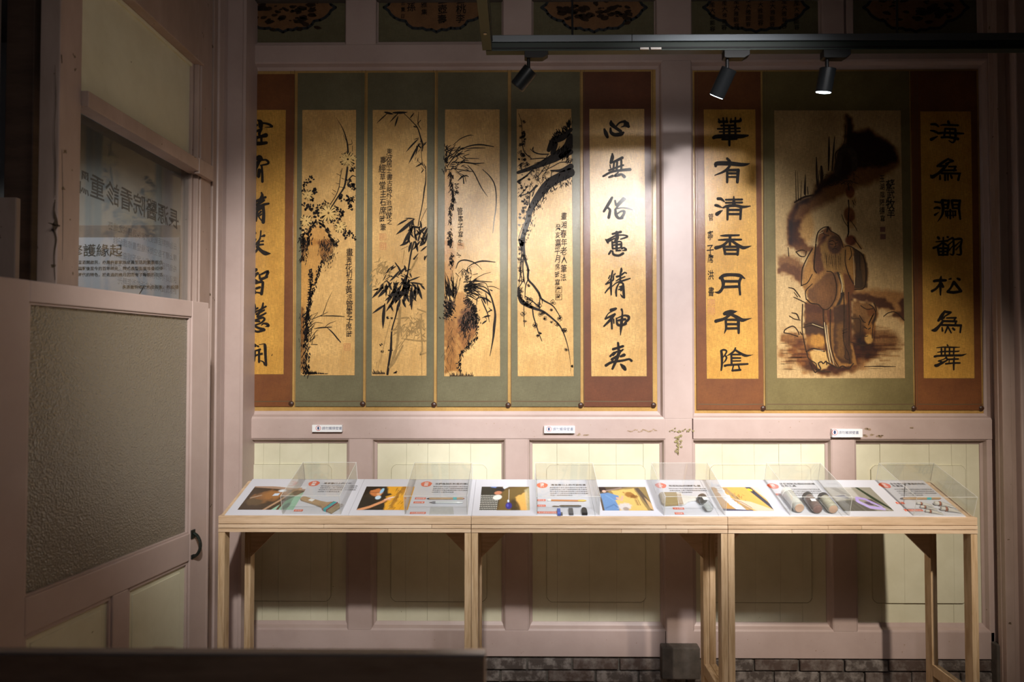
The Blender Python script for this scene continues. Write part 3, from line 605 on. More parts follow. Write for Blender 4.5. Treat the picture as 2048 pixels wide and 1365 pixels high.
# ---- calligraphy, stroke by stroke
CAL = {
'a': [(490, 230, 10.5, '''270,110,30 320,150,95 330,240,90;330,170,50 420,175,40 510,200,50 570,240,45;570,252,30 420,262,12;250,215,50 150,240,60 90,310,50;350,290,40 240,345,50 200,350,30;350,290,45 300,390,60 330,440,40 440,415,70 450,450,40 370,470,20;200,490,60 320,460,60 350,500,40;340,440,40 345,560,50;200,600,80 320,600,75 450,585,60;230,500,60 240,590,40;
220,930,50 300,900,110 340,930,80;360,950,30 440,945,40 490,990,50 470,1030,40 330,1060,30;300,970,70 180,1060,45 70,1200,40;290,1010,50 230,1130,60 210,1250,70 200,1400,60;350,1070,40 360,1200,50 365,1400,55;300,1160,70 285,1290,70;150,1290,50 200,1270,40'''),
 (490, 370, 9.75, '''320,150,30 335,220,60 280,330,70;400,240,45 320,270,45 200,330,55;370,300,45 230,390,60;460,365,40 370,385,50 260,440,60 130,520,50 80,560,20;350,400,60 365,560,60 355,725,70;240,520,45 215,700,40;240,510,40 340,450,30;310,520,40 260,600,30 340,720,26;320,570,30 290,600,30;190,230,40 110,300,30;130,540,40 90,640,40;
120,950,50 200,940,50;210,1060,30 200,1090,25;180,1070,40 100,1120,40;310,900,30 290,1050,35 215,1160,45;375,990,50 320,1005,25;350,1095,40 300,1105,20;355,1160,35 280,1170,40;270,1110,45 240,1260,45 170,1350,22;240,1210,60 320,1290,65 400,1335,80 490,1340,22;150,1210,25 100,1320,30;100,1000,40 80,1180,40'''),
 (490, 520, 9.1, '''200,180,60 100,270,50;160,155,40 110,210,40;230,245,50 90,340,50;200,260,50 90,440,40;170,360,40 220,390,40;260,270,30 285,350,50 400,310,45;280,270,30 420,210,48 380,310,45;165,430,45 165,500,32 190,605,35;170,430,40 310,400,50 320,480,50 300,620,55;210,520,45 270,500,40;190,590,25 290,605,35;
180,810,25 180,900,40 120,1080,30;230,880,35 90,940,35;220,930,35 90,1020,35;330,790,30 310,880,40 220,1040,30;380,850,35 240,930,35;350,915,32 210,990,40;380,970,30 240,1045,40;320,1050,38 210,1090,35 100,1140,38;330,1050,35 355,1085,40 290,1150,32 170,1200,30 80,1290,25;190,1110,40 260,1120,40;150,1180,30 155,1270,35 230,1310,40 350,1275,50;200,1220,40 270,1250,45 340,1260,40;300,1190,20 340,1160,30 400,1170,50 430,1205,40 370,1215,12'''),
 (490, 640, 11.38, '''170,540,40 230,585,75;95,700,40 115,860,45 100,1010,25;290,600,45 310,610,30;320,570,15 420,550,22 455,590,65 465,800,60 480,1030,55;450,1020,50 410,955,30 340,930,20;150,670,40 185,710,40;210,715,35 345,675,45;170,850,50 280,800,40 385,775,50;230,740,40 215,940,32;320,700,50 320,960,50''')],
'f': [(1180, 230, 9.745, '''280,280,40 310,360,75 340,430,55;400,260,35 410,340,60 480,385,70 600,375,75 650,345,45;410,120,35 420,180,80 500,250,60 600,320,60;510,220,30 580,150,35 680,125,50;680,130,50 710,180,110 750,225,60;680,210,40 600,240,12;
435,755,30 435,830,70 405,930,50;410,935,30 500,900,50 630,835,55;390,970,20 400,1030,28;470,930,35 450,1090,40;530,920,40 520,1080,40;610,880,40 610,1070,40;370,1080,35 500,1030,40 650,980,35;260,1195,40 420,1110,45 600,1080,50 780,1065,60;370,1215,35 440,1190,50;550,1120,25 480,1190,40 580,1175,40;560,1160,40 620,1160,45 670,1205,65'''),
 (1180, 380, 9.745, '''430,150,45 370,260,60 270,420,45;350,350,40 390,400,50 365,540,55;490,210,35 505,290,40;650,170,60 590,230,50 520,300,50;680,180,45 590,270,35 500,370,35;500,370,30 620,350,22 740,360,30 830,390,18;495,390,45 510,490,60 560,550,50 630,545,50;530,470,30 600,420,35 670,420,50 650,490,50 600,550,50;
440,860,40 600,820,50;520,830,60 530,930,70 500,1000,60;310,970,30 350,1030,40;340,975,35 500,890,30;520,880,28 680,885,30 730,915,35 600,960,30;370,1000,40 480,945,30;430,1010,30 440,1130,40;440,1030,40 600,1010,30 610,1120,45;450,1080,35 600,1060,40;520,1000,50 520,1160,50;440,1150,30 600,1130,30;410,1190,40 370,1250,40;440,1190,30 460,1260,45 560,1280,45 645,1240,50;510,1190,30 590,1180,35;620,1150,30 660,1130,35 705,1170,42 620,1185,12'''),
 (1180, 525, 17.06, '''775,290,50 740,450,60 715,600,60;640,545,50 680,450,40;860,380,40 840,430,35;700,560,30 540,740,30;545,745,60 700,670,60;810,400,30 800,470,30;800,470,50 790,600,60 700,660,50;720,620,80 715,800,80 725,1110,45;700,830,60 600,930,55 520,1040,45;1070,210,60 1070,290,85 1040,400,60 1030,690,70;910,490,70 1000,470,70 1100,410,60 1180,350,50 1240,370,50;890,640,35 1000,570,50 1190,490,45;760,820,35 900,700,45 1080,640,65 1370,550,45;990,720,45 920,850,60 890,1000,70 900,1150,55;1020,700,40 1120,720,65 1140,900,85 1160,1190,85;1170,1210,60 1100,1170,60 1040,1090,20;1000,840,40 1120,800,50;980,930,50 1080,900,50;1060,830,70 1060,960,60'''),
 (1180, 605, 9.1, '''380,140,50 470,115,45;460,130,35 340,200,20 280,290,25;280,300,35 450,220,45;450,215,40 370,320,50 255,435,30;390,290,40 400,480,35;430,310,30 435,380,25;480,290,25 500,400,45 570,420,45 650,390,50;490,290,20 620,240,30 700,260,50 700,310,45 640,370,40;575,130,40 590,200,30 570,400,55 555,600,12;520,330,40 640,310,45;
510,740,40 520,830,45 520,960,50;420,855,45 600,800,45;370,980,40 440,910,30;400,1040,50 480,990,45;420,960,40 480,900,35;600,860,30 540,910,40;620,960,60 560,985,40;540,890,60 480,1050,55 410,1210,40;290,1150,50 400,1090,45 600,1060,40 710,1035,35 755,1065,45;560,1130,30 610,1180,70 640,1220,55''')],
'g': [(1405, 225, 9.1, '''295,120,25 310,175,50;300,170,45 450,170,45;375,100,30 390,250,35;440,100,25 445,180,35;520,110,20 515,180,40;510,165,40 680,155,50 690,110,30;600,95,30 590,260,40;340,240,35 600,235,40;275,300,30 680,290,35;310,355,25 680,345,35;205,460,60 260,440,70 500,430,75 700,435,70 825,420,35;360,490,35 480,490,35 620,480,40;390,280,40 390,420,40;490,240,45 490,600,40;600,260,40 600,420,40;
450,840,45 500,900,50 490,980,45 400,1070,45 225,1145,18;240,975,50 265,930,75 500,930,75 700,950,65 800,945,45 860,930,12;450,1050,45 450,1270,42;450,1050,50 650,1050,50;650,1050,60 635,1270,50;470,1110,42 620,1110,40;470,1175,35 620,1175,35'''),
 (1405, 380, 9.1, '''280,160,50 340,165,50 400,215,20;235,280,45 280,290,50 350,320,20;265,440,70 320,400,50 365,370,12;570,120,20 570,250,70;425,180,35 720,175,38;425,235,35 720,230,38;375,325,30 450,295,50 600,285,50 730,310,50 870,295,18;460,300,48 455,540,38;700,320,50 690,530,42;470,365,42 680,365,42;470,440,42 680,440,42;
330,835,20 430,832,42 665,825,30;290,912,20 420,907,40 705,905,35;500,840,50 500,1010,45;470,930,45 360,1020,50 245,1055,65;520,920,45 640,1000,50 730,1050,60 800,1045,45 890,1020,8;390,1040,48 415,1170,42;390,1035,42 640,1035,42;650,1040,50 640,1180,42;400,1090,40 640,1090,40;410,1165,42 640,1165,42'''),
 (1405, 530, 9.1, '''320,240,50 400,190,60 540,180,55 680,195,60 770,250,20;350,240,60 380,330,58 360,430,50 300,500,50 220,495,8;700,240,50 670,330,45 685,540,38;390,300,48 660,300,48;385,405,48 660,395,48;
400,890,55 430,860,40 520,840,40 625,850,15;400,900,40 490,890,50 600,860,20;500,905,50 400,980,50 245,1025,60;530,905,50 640,960,60 720,1005,65 800,995,35 900,970,6;420,1000,38 640,1000,45;425,1020,42 430,1150,40 400,1245,15;655,1030,55 660,1240,40;440,1080,42 640,1080,42;440,1160,42 640,1155,42'''),
 (1405, 670, 15.16, '''570,490,70 590,650,75 590,900,62 570,1075,48;560,490,60 640,455,55 730,490,50 700,580,48 630,680,32;700,640,50 730,700,50 690,790,45 630,860,16;1000,400,45 960,490,60 860,570,50 740,640,18;1010,470,60 1150,560,70 1300,630,75 1430,625,35 1530,605,8;875,600,60 885,880,60;880,600,55 1150,600,50;900,705,60 1150,705,50;900,795,40 1150,790,42;680,940,70 760,920,60 1000,905,62 1370,885,55;940,930,40 900,1090,40;1090,920,40 1130,1050,48;905,1085,60 1150,1065,62''')],
'h': [(1840, 235, 9.745, '''220,135,40 300,135,50 360,175,30;205,255,25 280,270,45 360,310,40;220,430,60 260,410,50 340,370,20;550,80,50 570,140,50;400,155,20 480,145,35 740,155,40;490,220,40 470,380,40;420,390,40 560,385,45 740,420,55;490,220,38 690,230,42;690,240,50 690,400,50 640,490,35 560,450,16;350,310,45 500,300,45 700,310,50 850,315,30;580,240,25 590,370,25;
340,950,45 440,880,50 550,810,40;545,815,40 640,850,45;630,855,40 500,900,28;380,950,45 500,945,40;560,960,30 700,960,35;560,880,40 420,1040,60 330,1110,50 240,1160,72 205,1120,18;690,970,40 660,1040,40;450,1035,38 700,1030,38;420,1090,38 780,1095,40;775,1095,40 745,1220,46;390,1130,28 390,1200,46;490,1110,46 490,1220,46;545,1110,38 545,1220,34;600,1130,38 620,1180,42'''),
 (1840, 385, 9.745, '''290,185,35 400,200,40;280,310,35 330,295,45 385,310,45;290,440,45 370,385,12;430,170,60 450,300,58 430,440,42 345,570,12;430,155,50 560,165,42;560,160,48 540,310,48;450,240,30 540,240,35;460,310,30 540,310,30;620,160,48 640,310,42;630,160,50 770,165,48;780,160,45 760,300,50 785,520,38;640,240,30 760,240,35;650,310,35 760,310,35;590,340,40 590,510,36;490,365,25 700,365,25;500,370,30 510,460,35;690,370,30 690,450,35;510,450,20 690,450,25;540,390,30 540,500,24;640,390,30 650,490,24;
350,880,50 370,900,50;540,870,38;310,965,22 540,945,38;455,880,30 450,1220,50;440,980,40 350,1050,40 265,1085,48;470,1000,50 560,1050,30;350,1090,48 370,1220,40;350,1090,40 550,1090,44;550,1080,48 530,1220,40;370,1155,34 540,1150,34;370,1220,34 540,1215,38;540,940,30 600,905,35 650,910,40 650,1200,40 580,1200,14;550,1030,28 640,950,22;570,1130,28 640,1040,18;660,920,35 780,905,45 815,935,38 790,1050,45 795,1205,45 710,1210,16;680,1050,32 780,960,18;700,1120,28 780,1030,18'''),
 (1840, 540, 9.745, '''275,220,50 350,208,55 500,205,48;410,130,28 400,230,60 400,490,28;390,280,50 310,370,45 235,415,50;420,270,50 450,330,48;560,185,20 600,175,38;730,170,40 770,190,52;660,240,58 600,350,40 540,425,48;670,250,58 800,415,52;540,430,48 660,440,55 800,420,46;
485,800,30 430,890,68 360,990,48;500,820,50 600,830,42;590,840,40 480,910,28;420,960,50 470,930,40;520,940,28 700,935,38;690,940,35 660,1000,35;450,1000,42 710,1005,42;450,1000,50 380,1090,50 300,1170,72 240,1180,36;700,1010,35 690,1070,38;420,1075,42 800,1085,46;800,1080,40 785,1220,32;430,1120,22 440,1190,38;540,1110,38 490,1230,26;550,1120,34 610,1230,26;640,1140,40 670,1170,42'''),
 (1840, 670, 15.16, '''830,310,45 845,330,45;500,395,22 700,375,42 1000,380,46 1210,378,18;530,530,22 700,510,48 1100,505,44 1190,495,28;450,660,70 550,640,60 800,630,66 1100,625,66 1280,620,55 1415,575,12;650,420,50 655,620,50;760,400,50 760,640,50;895,400,50 895,620,45;1030,410,50 1020,600,45;800,690,50 720,740,30 560,800,42;590,790,55 700,850,58;790,690,50 830,750,50;840,760,40 720,830,60 620,880,80 520,930,95 470,930,80;830,745,50 1160,735,50;890,760,30 880,860,30;780,880,50 1000,860,50 1210,855,50;1040,690,45 1025,850,60 1025,1060,42''')]}
def cal(e, key, m='ink'):
    for ox, oy, sc, s in CAL[key]:
        for ch in s.split(';\n'):
            mb = MB()
            for st in parse(ch, ox, oy, sc, 1.06): nxt(); ribbon(mb, st, mI2)
            mb.build('character', m, e)
# scroll 1
e = scroll('russet-mounted calligraphy scroll cut off by the corner post beside the chrysanthemum painting', 'rust_mount', 440, 582, (450, 571.5, 450, 567), 'deep_gold_silk', p_bot=749, knobs=((582, 808),))
cal(e, 'a'); mb = MB(); ribbon(mb, [(545, 708, .8), (543.5, 712, 1.6)], mI); mb.build('ink_fleck', 'ink', e)
def rs(seed): return random.Random(seed)
def leaf(mb, x, y, L, wd, ang, mp=mI, bend=0.0):
    """a long pointed leaf in one press of the brush"""
    a = math.radians(ang); pts = []
    for k in range(6):
        t = k / 5; wv = wd * (math.sin(math.pi * min(1, t * .9 + .08)) ** .8); aa = a + math.radians(bend) * t
        pts.append((x + math.cos(aa) * L * t, y + math.sin(aa) * L * t, max(wv, .3)))
    ribbon(mb, pts, mp, 2, cap=False)
def fleck(mb, x, y, r, mp=mI, el=1.0, rot=0, rg=.4, rr=R):
    a = math.radians(rot); n = 9; pts = []
    for k in range(n):
        t = 2 * math.pi * k / n; q = r * (1 - rg * rr.random()); u, v = math.cos(t) * q * el, math.sin(t) * q
        pts.append((x + u * math.cos(a) - v * math.sin(a), y + u * math.sin(a) + v * math.cos(a)))
    poly(mb, pts, mp)
def seal(e, x0, y0, x1, y1, m='seal_red', solid=False, ch='印'):
    mb = MB()
    if solid:
        X = [mI(x0, y0), mI(x1, y0), mI(x1, y1), mI(x0, y1)]; mb.quad(*X); mb.build('seal', m, e); return
    for a, b in (((x0, y0), (x1, y0)), ((x1, y0), (x1, y1)), ((x1, y1), (x0, y1)), ((x0, y1), (x0, y0))): ribbon(mb, [(*a, 1), (*b, 1)], mI)
    text(mb, ch, x0 + 1, y1 - 2.4, (y1 - y0) * .85, mI, .02); mb.build('seal', m, e)
# ---- scroll 2: chrysanthemums on a rock
ra = Raster(605, 220, 712, 751, 1.9); z2 = lambda s, w=1: parse(s, 590, 210, 4.875, w); z3 = lambda s, w=1: parse(s, 590, 480, 4.707, w)
q = lambda L, ox, oy, sc: [(ox + a / sc, oy + b / sc) for a, b in L]
ra.poly(q([(60, 1365), (120, 1230), (200, 1150), (260, 1180), (340, 1280), (400, 1365)], 590, 210, 4.875), (.80, .64, .42), .8, 6, rough=6)
ra.poly(q([(55, 0), (330, 0), (350, 120), (300, 180), (240, 250), (190, 450), (120, 640), (95, 900), (60, 1250), (40, 1270), (40, 0)], 590, 480, 4.707), (.80, .66, .42), .85, 5, rough=5)
ra.poly(q([(50, 640), (100, 640), (110, 900), (130, 1250), (50, 1260)], 590, 480, 4.707), (.35, .24, .14), .85, 5, rough=6)
ra.poly(q([(50, 0), (130, 0), (110, 120), (75, 210), (50, 200)], 590, 480, 4.707), (.3, .2, .12), .8, 5, rough=8)
ra.poly(q([(215, 0), (380, 0), (360, 100), (330, 200), (270, 200), (240, 100)], 590, 480, 4.707), (.35, .23, .12), .7, 5, rough=8)
e = scroll('chrysanthemums blooming over a tall rock, painted on the first green-mounted scroll', 'green_mount', 589, 724.5, (605, 712.2, 601.2, 709.2), 'gold_silk', ra, mtop=139, knobs=((725, 808.5),), p_bot=751)
mb = MB(); rr = rs(1)
for s in z2('''400,120,2 430,170,4 465,230,8 500,330,12 515,420,16 515,560,18 500,700,20 480,800,18 430,880,14 360,990,12;460,620,6 440,720,7 430,800,8 400,880,8 345,970,8;515,390,5 555,380,6 550,340,4;560,400,5 558,450,5;500,350,4 475,300,4;440,660,5 450,640,4;405,670,4 445,690,5;395,760,3 430,770,5;430,800,5 490,810,6;455,715,6 480,725,4;365,825,4 400,850,5;360,860,4 385,880,4;530,720,10 560,690,12 590,700,6;550,640,8 585,600,6;520,990,5 570,920,5 590,880,3'''): ribbon(mb, s, mI)
pet = MB()
def mum(cx, cy, r, n, a0=0, a1=360, core=True):
    for k in range(14): a = rr.random() * 6.28; fleck(mb, cx + math.cos(a) * r * .55, cy + math.sin(a) * r * .55, r * .28, rr=rr)
    for k in range(int(n * .8)):
        a = math.radians(360 * (k + rr.random() * .7) / (n * .8)); L = r * rr.uniform(.55, 1.02); b = rr.uniform(-.3, .3); nxt(); pts = []
        for t in (0, .4, .75, 1): pts.append((cx + math.cos(a + b * t) * (r * .16 + L * .84 * t), cy + math.sin(a + b * t) * (r * .16 + L * .84 * t), (1.0, 1.5, 1.7, 1.1)[int(t * 3 + .2)]))
        ribbon(pet, pts, mI2, 2)
    for k in range(n):
        a = math.radians(a0 + (a1 - a0) * (k + rr.random() * .6) / n); L = r * rr.uniform(.6, 1.05); b = rr.uniform(-.35, .35); r0 = r * rr.uniform(.12, .3); pts = []
        for t in (0, .35, .7, 1): pts.append((cx + math.cos(a + b * t) * (r0 + (L - r0) * t), cy + math.sin(a + b * t) * (r0 + (L - r0) * t), rr.uniform(.8, 1.2) if t < 1 else 1.4))
        ribbon(mb, pts, mI, 2)
        if rr.random() < .6:
            x, y = pts[-1][:2]; ribbon(mb, [(x, y, .8), (x + math.cos(a + 1.6) * 1.6, y + math.sin(a + 1.6) * 1.6, .8), (x - math.cos(a) * 2, y - math.sin(a) * 2, .5)], mI, 2)
    if core:
        for k in range(10): fleck(mb, cx + rr.uniform(-1.6, 1.6), cy + rr.uniform(-1.6, 1.6), .8, rr=rr)
T2 = lambda x, y: (590 + x / 4.875, 210 + y / 4.875)
mum(*T2(515, 530), 15.5, 52); mum(*T2(325, 1055), 20, 60); mum(*T2(125, 880), 11, 34); mum(*T2(110, 1130), 13, 40); mum(*T2(440, 1190), 13, 34); mum(*T2(575, 520), 5, 14)
def leafblob(x, y, s, dark=True):
    x, y = T2(x, y)
    for k in range(9):
        a = rr.random() * 6.28; d_ = rr.uniform(.3, 1.1); fleck(mb, x + math.cos(a) * s * d_, y + math.sin(a) * s * d_, s * rr.uniform(.2, .45), el=1.35, rot=math.degrees(a), rg=.3, rr=rr)
for x, y, s in ((145, 730, 7), (100, 770, 5.5), (200, 845, 6.5), (85, 830, 5), (160, 920, 6), (100, 1000, 8), (160, 1000, 6), (230, 1000, 7), (295, 955, 5.5), (210, 1080, 7), (190, 1040, 6), (405, 1010, 6), (450, 1050, 7), (430, 1090, 6), (540, 770, 8), (570, 810, 5), (470, 900, 8), (530, 910, 7), (560, 920, 5), (530, 970, 6.5), (545, 1005, 5), (520, 740, 5), (560, 630, 5), (500, 1240, 7), (540, 1260, 5.5), (490, 1290, 5), (570, 1300, 5), (80, 1200, 6), (95, 1260, 7), (75, 1320, 7), (345, 1000, 3), (380, 1140, 5), (270, 1010, 4)): leafblob(x, y, s)
# rock edges built up from short dry strokes
def dry(pl, n, spread, L, wd, ang, m=None, mpp=mI):
    seg = [(math.dist(a[:2], b[:2]), a, b) for a, b in zip(pl, pl[1:])]; tot = sum(s[0] for s in seg)
    for k in range(n):
        t = rr.random() * tot
        for l, a, b in seg:
            if t <= l: break
            t -= l
        f = t / (l or 1); x = a[0] + (b[0] - a[0]) * f + rr.gauss(0, spread); y = a[1] + (b[1] - a[1]) * f + rr.gauss(0, spread)
        an = math.radians(ang + rr.uniform(-35, 35)); l2 = L * rr.uniform(.5, 1.4)
        ribbon(mb, [(x, y, wd * rr.uniform(.4, 1)), (x + math.cos(an) * l2, y + math.sin(an) * l2, wd * rr.uniform(.2, .8))], mpp, 1)
C2 = lambda L: q(L, 590, 210, 4.875); C3 = lambda L: q(L, 590, 480, 4.707)
dry(C2([(215, 1130), (150, 1200), (130, 1365)]), 60, 2.2, 5, 3.2, 100); dry(C2([(215, 1130), (290, 1190), (350, 1290), (380, 1365)]), 60, 2.2, 5, 3.4, 50); dry(C2([(75, 1290), (75, 1365)]), 20, 3, 5, 3, 90)
dry(C3([(85, 0), (95, 90), (70, 190)]), 90, 4.5, 5, 2, 105); dry(C3([(260, 20), (300, 60), (330, 130), (280, 210)]), 150, 7, 5, 1.7, 100); dry(C3([(360, 0), (390, 20)]), 30, 4, 4, 2, 80)
dry(C3([(250, 200), (215, 330), (180, 430), (150, 560), (120, 660), (105, 800)]), 90, 1.8, 4, 3, 90)
dry(C3([(150, 270), (155, 400), (140, 520), (120, 640), (115, 760)]), 110, 2.0, 4, 3.2, 90); dry(C3([(110, 700), (110, 900), (105, 1100), (105, 1260)]), 190, 3.2, 5, 2.8, 95); dry(C3([(70, 650), (80, 900), (90, 1200)]), 60, 3.5, 7, 1.2, 92)
for k in range(20): y = 300 + k * 24; x = 155 - k * 1.6; ribbon(mb, [(*C3([(x - 22, y)])[0], 1.6), (*C3([(x + 4, y + 2)])[0], 1.4)], mI, 1)
for k in range(12): y = 300 + k * 26; x = 215 - k * 8; ribbon(mb, [(*C3([(x, y)])[0], 1.4), (*C3([(x + 16, y - 6)])[0], 1.8)], mI, 1)
for s in z3('''350,490,3 310,570,4 285,640,6 265,695,7;235,718,5 300,716,9 400,718,10 465,724,6;180,838,5 240,828,12 345,822,8;280,825,4 320,790,6 385,765,3;300,825,5 350,870,12 400,930,12 430,965,8;150,985,5 210,988,8;130,760,4 240,715,7 310,680,4;135,720,3 215,685,4;140,800,4 180,730,6 215,690,3;130,830,5 190,780,6 260,785,4;150,900,5 160,830,7 190,790,4;140,940,5 200,860,6 220,850,4;130,960,5 180,920,7 180,880,4;160,980,5 170,930,5'''): ribbon(mb, s, mI)
dry(C3([(130, 740), (140, 960)]), 40, 3, 8, 1.3, -50)
for k in range(26): x = 125 + k * 7.2 + rr.uniform(-3, 3); ribbon(mb, [(*C3([(x, 1262)])[0], 1.8), (*C3([(x - 4, 1262 - max(6, 48 - k * 1.8) * rr.uniform(.4, 1))])[0], .7)], mI, 1)
dry(C3([(60, 1262), (200, 1262)]), 50, 1.4, 2.5, 2.2, -80)
mb.build('ink_painting', 'ink', e, kind='stuff')
mb = MB(); vtext(mb, '畫', *T2(0, 0), 1, mI) if 0 else None
pet.build('petal_tone', 'petal_gold', e, kind='stuff'); mb = MB(); vtext(mb, '畫黃花初荷黃涼管寧子席時', 698.3, 497, 16, mI, 14.9, .012, sx=.85, rng=rs(5)); mb.build('inscription', 'ink', e, kind='stuff'); seal(e, 688, 687.5, 700.5, 700.5)
# ---- scroll 3: bamboo
ra = Raster(745.6, 220, 854.3, 752, 6); rr = rs(4)
e = scroll('black and grey bamboo with a long inscription, painted on the second green-mounted scroll', 'green_mount', 731, 867, (745.6, 854.3, 743.4, 853), 'gold_silk', ra, mtop=139, knobs=((867.5, 810),), p_bot=752)
g = MB(); mb = MB()
for s in z2('''1060,80,6 1140,160,8 1195,225,10 1225,320,14 1245,390,16 1240,450,8;1225,330,5 1240,560,6 1270,620,5;1275,600,7 1275,740,10 1262,820,14 1245,950,10 1215,1100,9 1200,1180,10;1285,1010,5 1250,1080,5 1215,1170,4;1230,240,5 1200,180,8 1205,70,4;1195,220,9 1160,210,12;1225,150,8 1190,190,5;1250,590,8 1210,560,5 1200,540,4'''): ribbon(mb, s, mI)
for s in z3('''1120,20,14 1095,110,16 1070,260,14 1045,400,14;1160,130,5 1120,180,18;1240,150,8 1220,190,6;965,650,14 945,730,12 912,850,14 905,990,22 900,1060,24 885,1150,20 870,1265,22;945,740,3 960,660,10;880,1040,12 920,1040,8;1000,90,3 1060,60,4'''): ribbon(mb, s, mI)
LV2 = '''905,80,790,175,11;1010,80,915,165,12;1005,110,970,215,16;1120,130,1165,80,12;1205,330,1070,450,16;1215,370,1105,570,20;1200,400,1180,500,10;1235,570,1175,610,12;1210,320,1160,340,8;950,75,1100,80,24;870,70,960,90,22;1195,380,1230,430,14;1250,400,1285,360,12;1160,1110,1070,1100,14;1100,1115,990,1170,18;1165,1110,1000,1280,34;1150,1190,1060,1365,36;1280,1190,1170,1290,30;1290,1200,1240,1330,26;1225,1200,1120,1180,22;1160,1230,1190,1330,20;1220,1250,1200,1340,18;1270,1290,1220,1365,22;1290,1250,1270,1365,20'''
for r in LV2.split(';'):
    a, b, c, d, w_ = map(float, r.split(',')); x, y = T2(a, b); leaf(mb, x, y, math.dist((a, b), (c, d)) / 4.875, w_ / 4.875, math.degrees(math.atan2(d - b, c - a)), bend=rr.uniform(-6, 6))
T3 = lambda x, y: (590 + x / 4.707, 480 + y / 4.707)
LV3 = '''1080,10,990,65,22;1100,20,1060,115,24;1130,10,1160,115,24;1180,10,1110,100,18;1230,20,1170,60,20;1225,150,1215,195,16;1240,60,1180,110,14;950,250,840,310,18;930,240,870,300,16;985,290,900,400,20;965,240,1010,330,18;1040,260,960,340,20;1060,320,1020,420,24;1075,300,1100,360,14;1030,240,1050,300,20;940,210,975,260,12;840,430,725,550,26;880,440,780,540,30;900,430,730,480,18;860,450,740,470,16;960,440,850,600,30;1000,430,900,590,32;1050,420,960,600,36;1080,430,1000,600,34;1100,440,1075,660,30;1130,420,1140,570,22;1150,420,1190,565,26;1180,420,1225,470,18;1080,400,1210,420,16;1060,390,1180,350,14;1040,400,1060,480,44;1020,440,1040,540,40;990,480,940,600,34;960,520,880,640,26;930,560,860,680,18;845,600,815,835,28;850,610,725,690,20;990,560,960,690,26;1010,560,1040,640,22;1050,520,1075,590,20;1090,520,1150,575,18;900,420,860,380,14;840,410,800,440,18;880,410,910,480,20;930,430,950,500,24;970,400,940,450,22;1130,460,1110,540,26;1165,440,1150,520,20;1000,360,1060,440,26;1080,380,1030,460,26;900,610,920,680,16;1100,410,1160,470,18'''
for r in LV3.split(';'):
    a, b, c, d, w_ = map(float, r.split(',')); x, y = T3(a, b); leaf(mb, x, y, math.dist((a, b), (c, d)) / 4.707, w_ / 4.707 * 1.1, math.degrees(math.atan2(d - b, c - a)), bend=rr.uniform(-7, 7))
for k in range(16):
    x, y = T2(rr.uniform(1090, 1240), rr.uniform(1110, 1300)); leaf(mb, x, y, rr.uniform(9, 18), rr.uniform(2.2, 4), rr.choice((60, 75, 115, 130, 140)) + rr.uniform(-8, 8), bend=rr.uniform(-6, 6))
for k in range(46):
    x, y = T3(rr.uniform(860, 1120), min(560, max(230, rr.gauss(430, 75)))); leaf(mb, x, y, rr.uniform(8, 17), rr.uniform(1.8, 3.8), rr.choice((55, 70, 100, 120, 135, 25, 155)) + rr.uniform(-10, 10), bend=rr.uniform(-7, 7))
for k in range(14):
    x, y = T2(rr.uniform(1180, 1260), rr.uniform(330, 640)); leaf(mb, x, y, rr.uniform(6, 12), rr.uniform(1, 1.8), rr.choice((120, 140, 60, -60, 100)), bend=4)
for x, y in ((870, 735), (905, 740), (810, 990), (830, 1055), (820, 1050)):
    for k in range(3): a, b = T3(x + rr.uniform(-10, 10), y + rr.uniform(-8, 8)); fleck(mb, a, b, 1.6, el=1.8, rot=rr.uniform(-30, 60), rr=rr)
for k in range(12): x, y = T3(735 + k * 10, 1262); ribbon(mb, [(x, y, 2), (x - 1.4, y - rr.uniform(3, 9), 1)], mI, 1)
for k in range(5): x, y = T3(930 + k * 6, 1255); ribbon(mb, [(x, y, 1.8), (x + rr.uniform(0, 5), y - rr.uniform(2, 6), .8)], mI, 1)
mb.build('ink_painting', 'ink', e, kind='stuff')
for s in z3('''925,660,3 880,820,4 820,1050,4 780,1215,4;905,740,3 860,900,4 830,1040,4 800,1180,3;1030,100,6 1010,220,6;1150,170,18 1080,310,16;990,640,26 975,850,26 950,1050,20 890,1200,18;1015,995,14 940,1140,22 900,1200,10;1000,960,6 930,1060,8 890,1230,6;770,1150,4 765,1210,4;1190,700,14 1190,900,14 1200,1030,16 1180,1080,20 1240,1060,6;1080,880,6 1020,960,8 980,1020,8;1000,930,6 1160,950,14 1240,950,10;950,745,8 1050,732,14 1080,740,4;1190,1000,5 1195,1270,5;1150,650,10 1230,680,14'''): (nxt(), ribbon(g, s, mI2))
for cx, cy, n, sx_, sy_ in ((830, 250, 34, 60, 60), (780, 380, 12, 40, 50), (1090, 830, 44, 90, 60), (1190, 800, 30, 40, 80), (970, 840, 10, 30, 25)):
    for k in range(n):
        x, y = T3(min(1235, max(735, cx + rr.gauss(0, sx_ * .7))), cy + rr.gauss(0, sy_ * .7)); an = rr.choice((60, 80, 110, 125, 140, 30, 165)) + rr.uniform(-12, 12); L = rr.uniform(7, 15)
        if x + math.cos(math.radians(an)) * L > 852: an = 180 - an
        nxt(); leaf(g, x, y, L, rr.uniform(1.6, 2.8), an, mI2)
g.build('grey_bamboo', 'ink_grey', e, kind='stuff')
mb = MB(); vtext(mb, '東波居士書古略外治園倣之', 778.5, 296, 14, mI, 12.8, .012, sx=.9, rng=rs(8)); vtext(mb, '壽經草堂主石席時筆', 765.5, 312, 17, mI, 16.8, .012, sx=.8, rng=rs(9)); mb.build('inscription', 'ink', e, kind='stuff')
seal(e, 759, 468, 772, 480); seal(e, 760, 486, 772, 499)
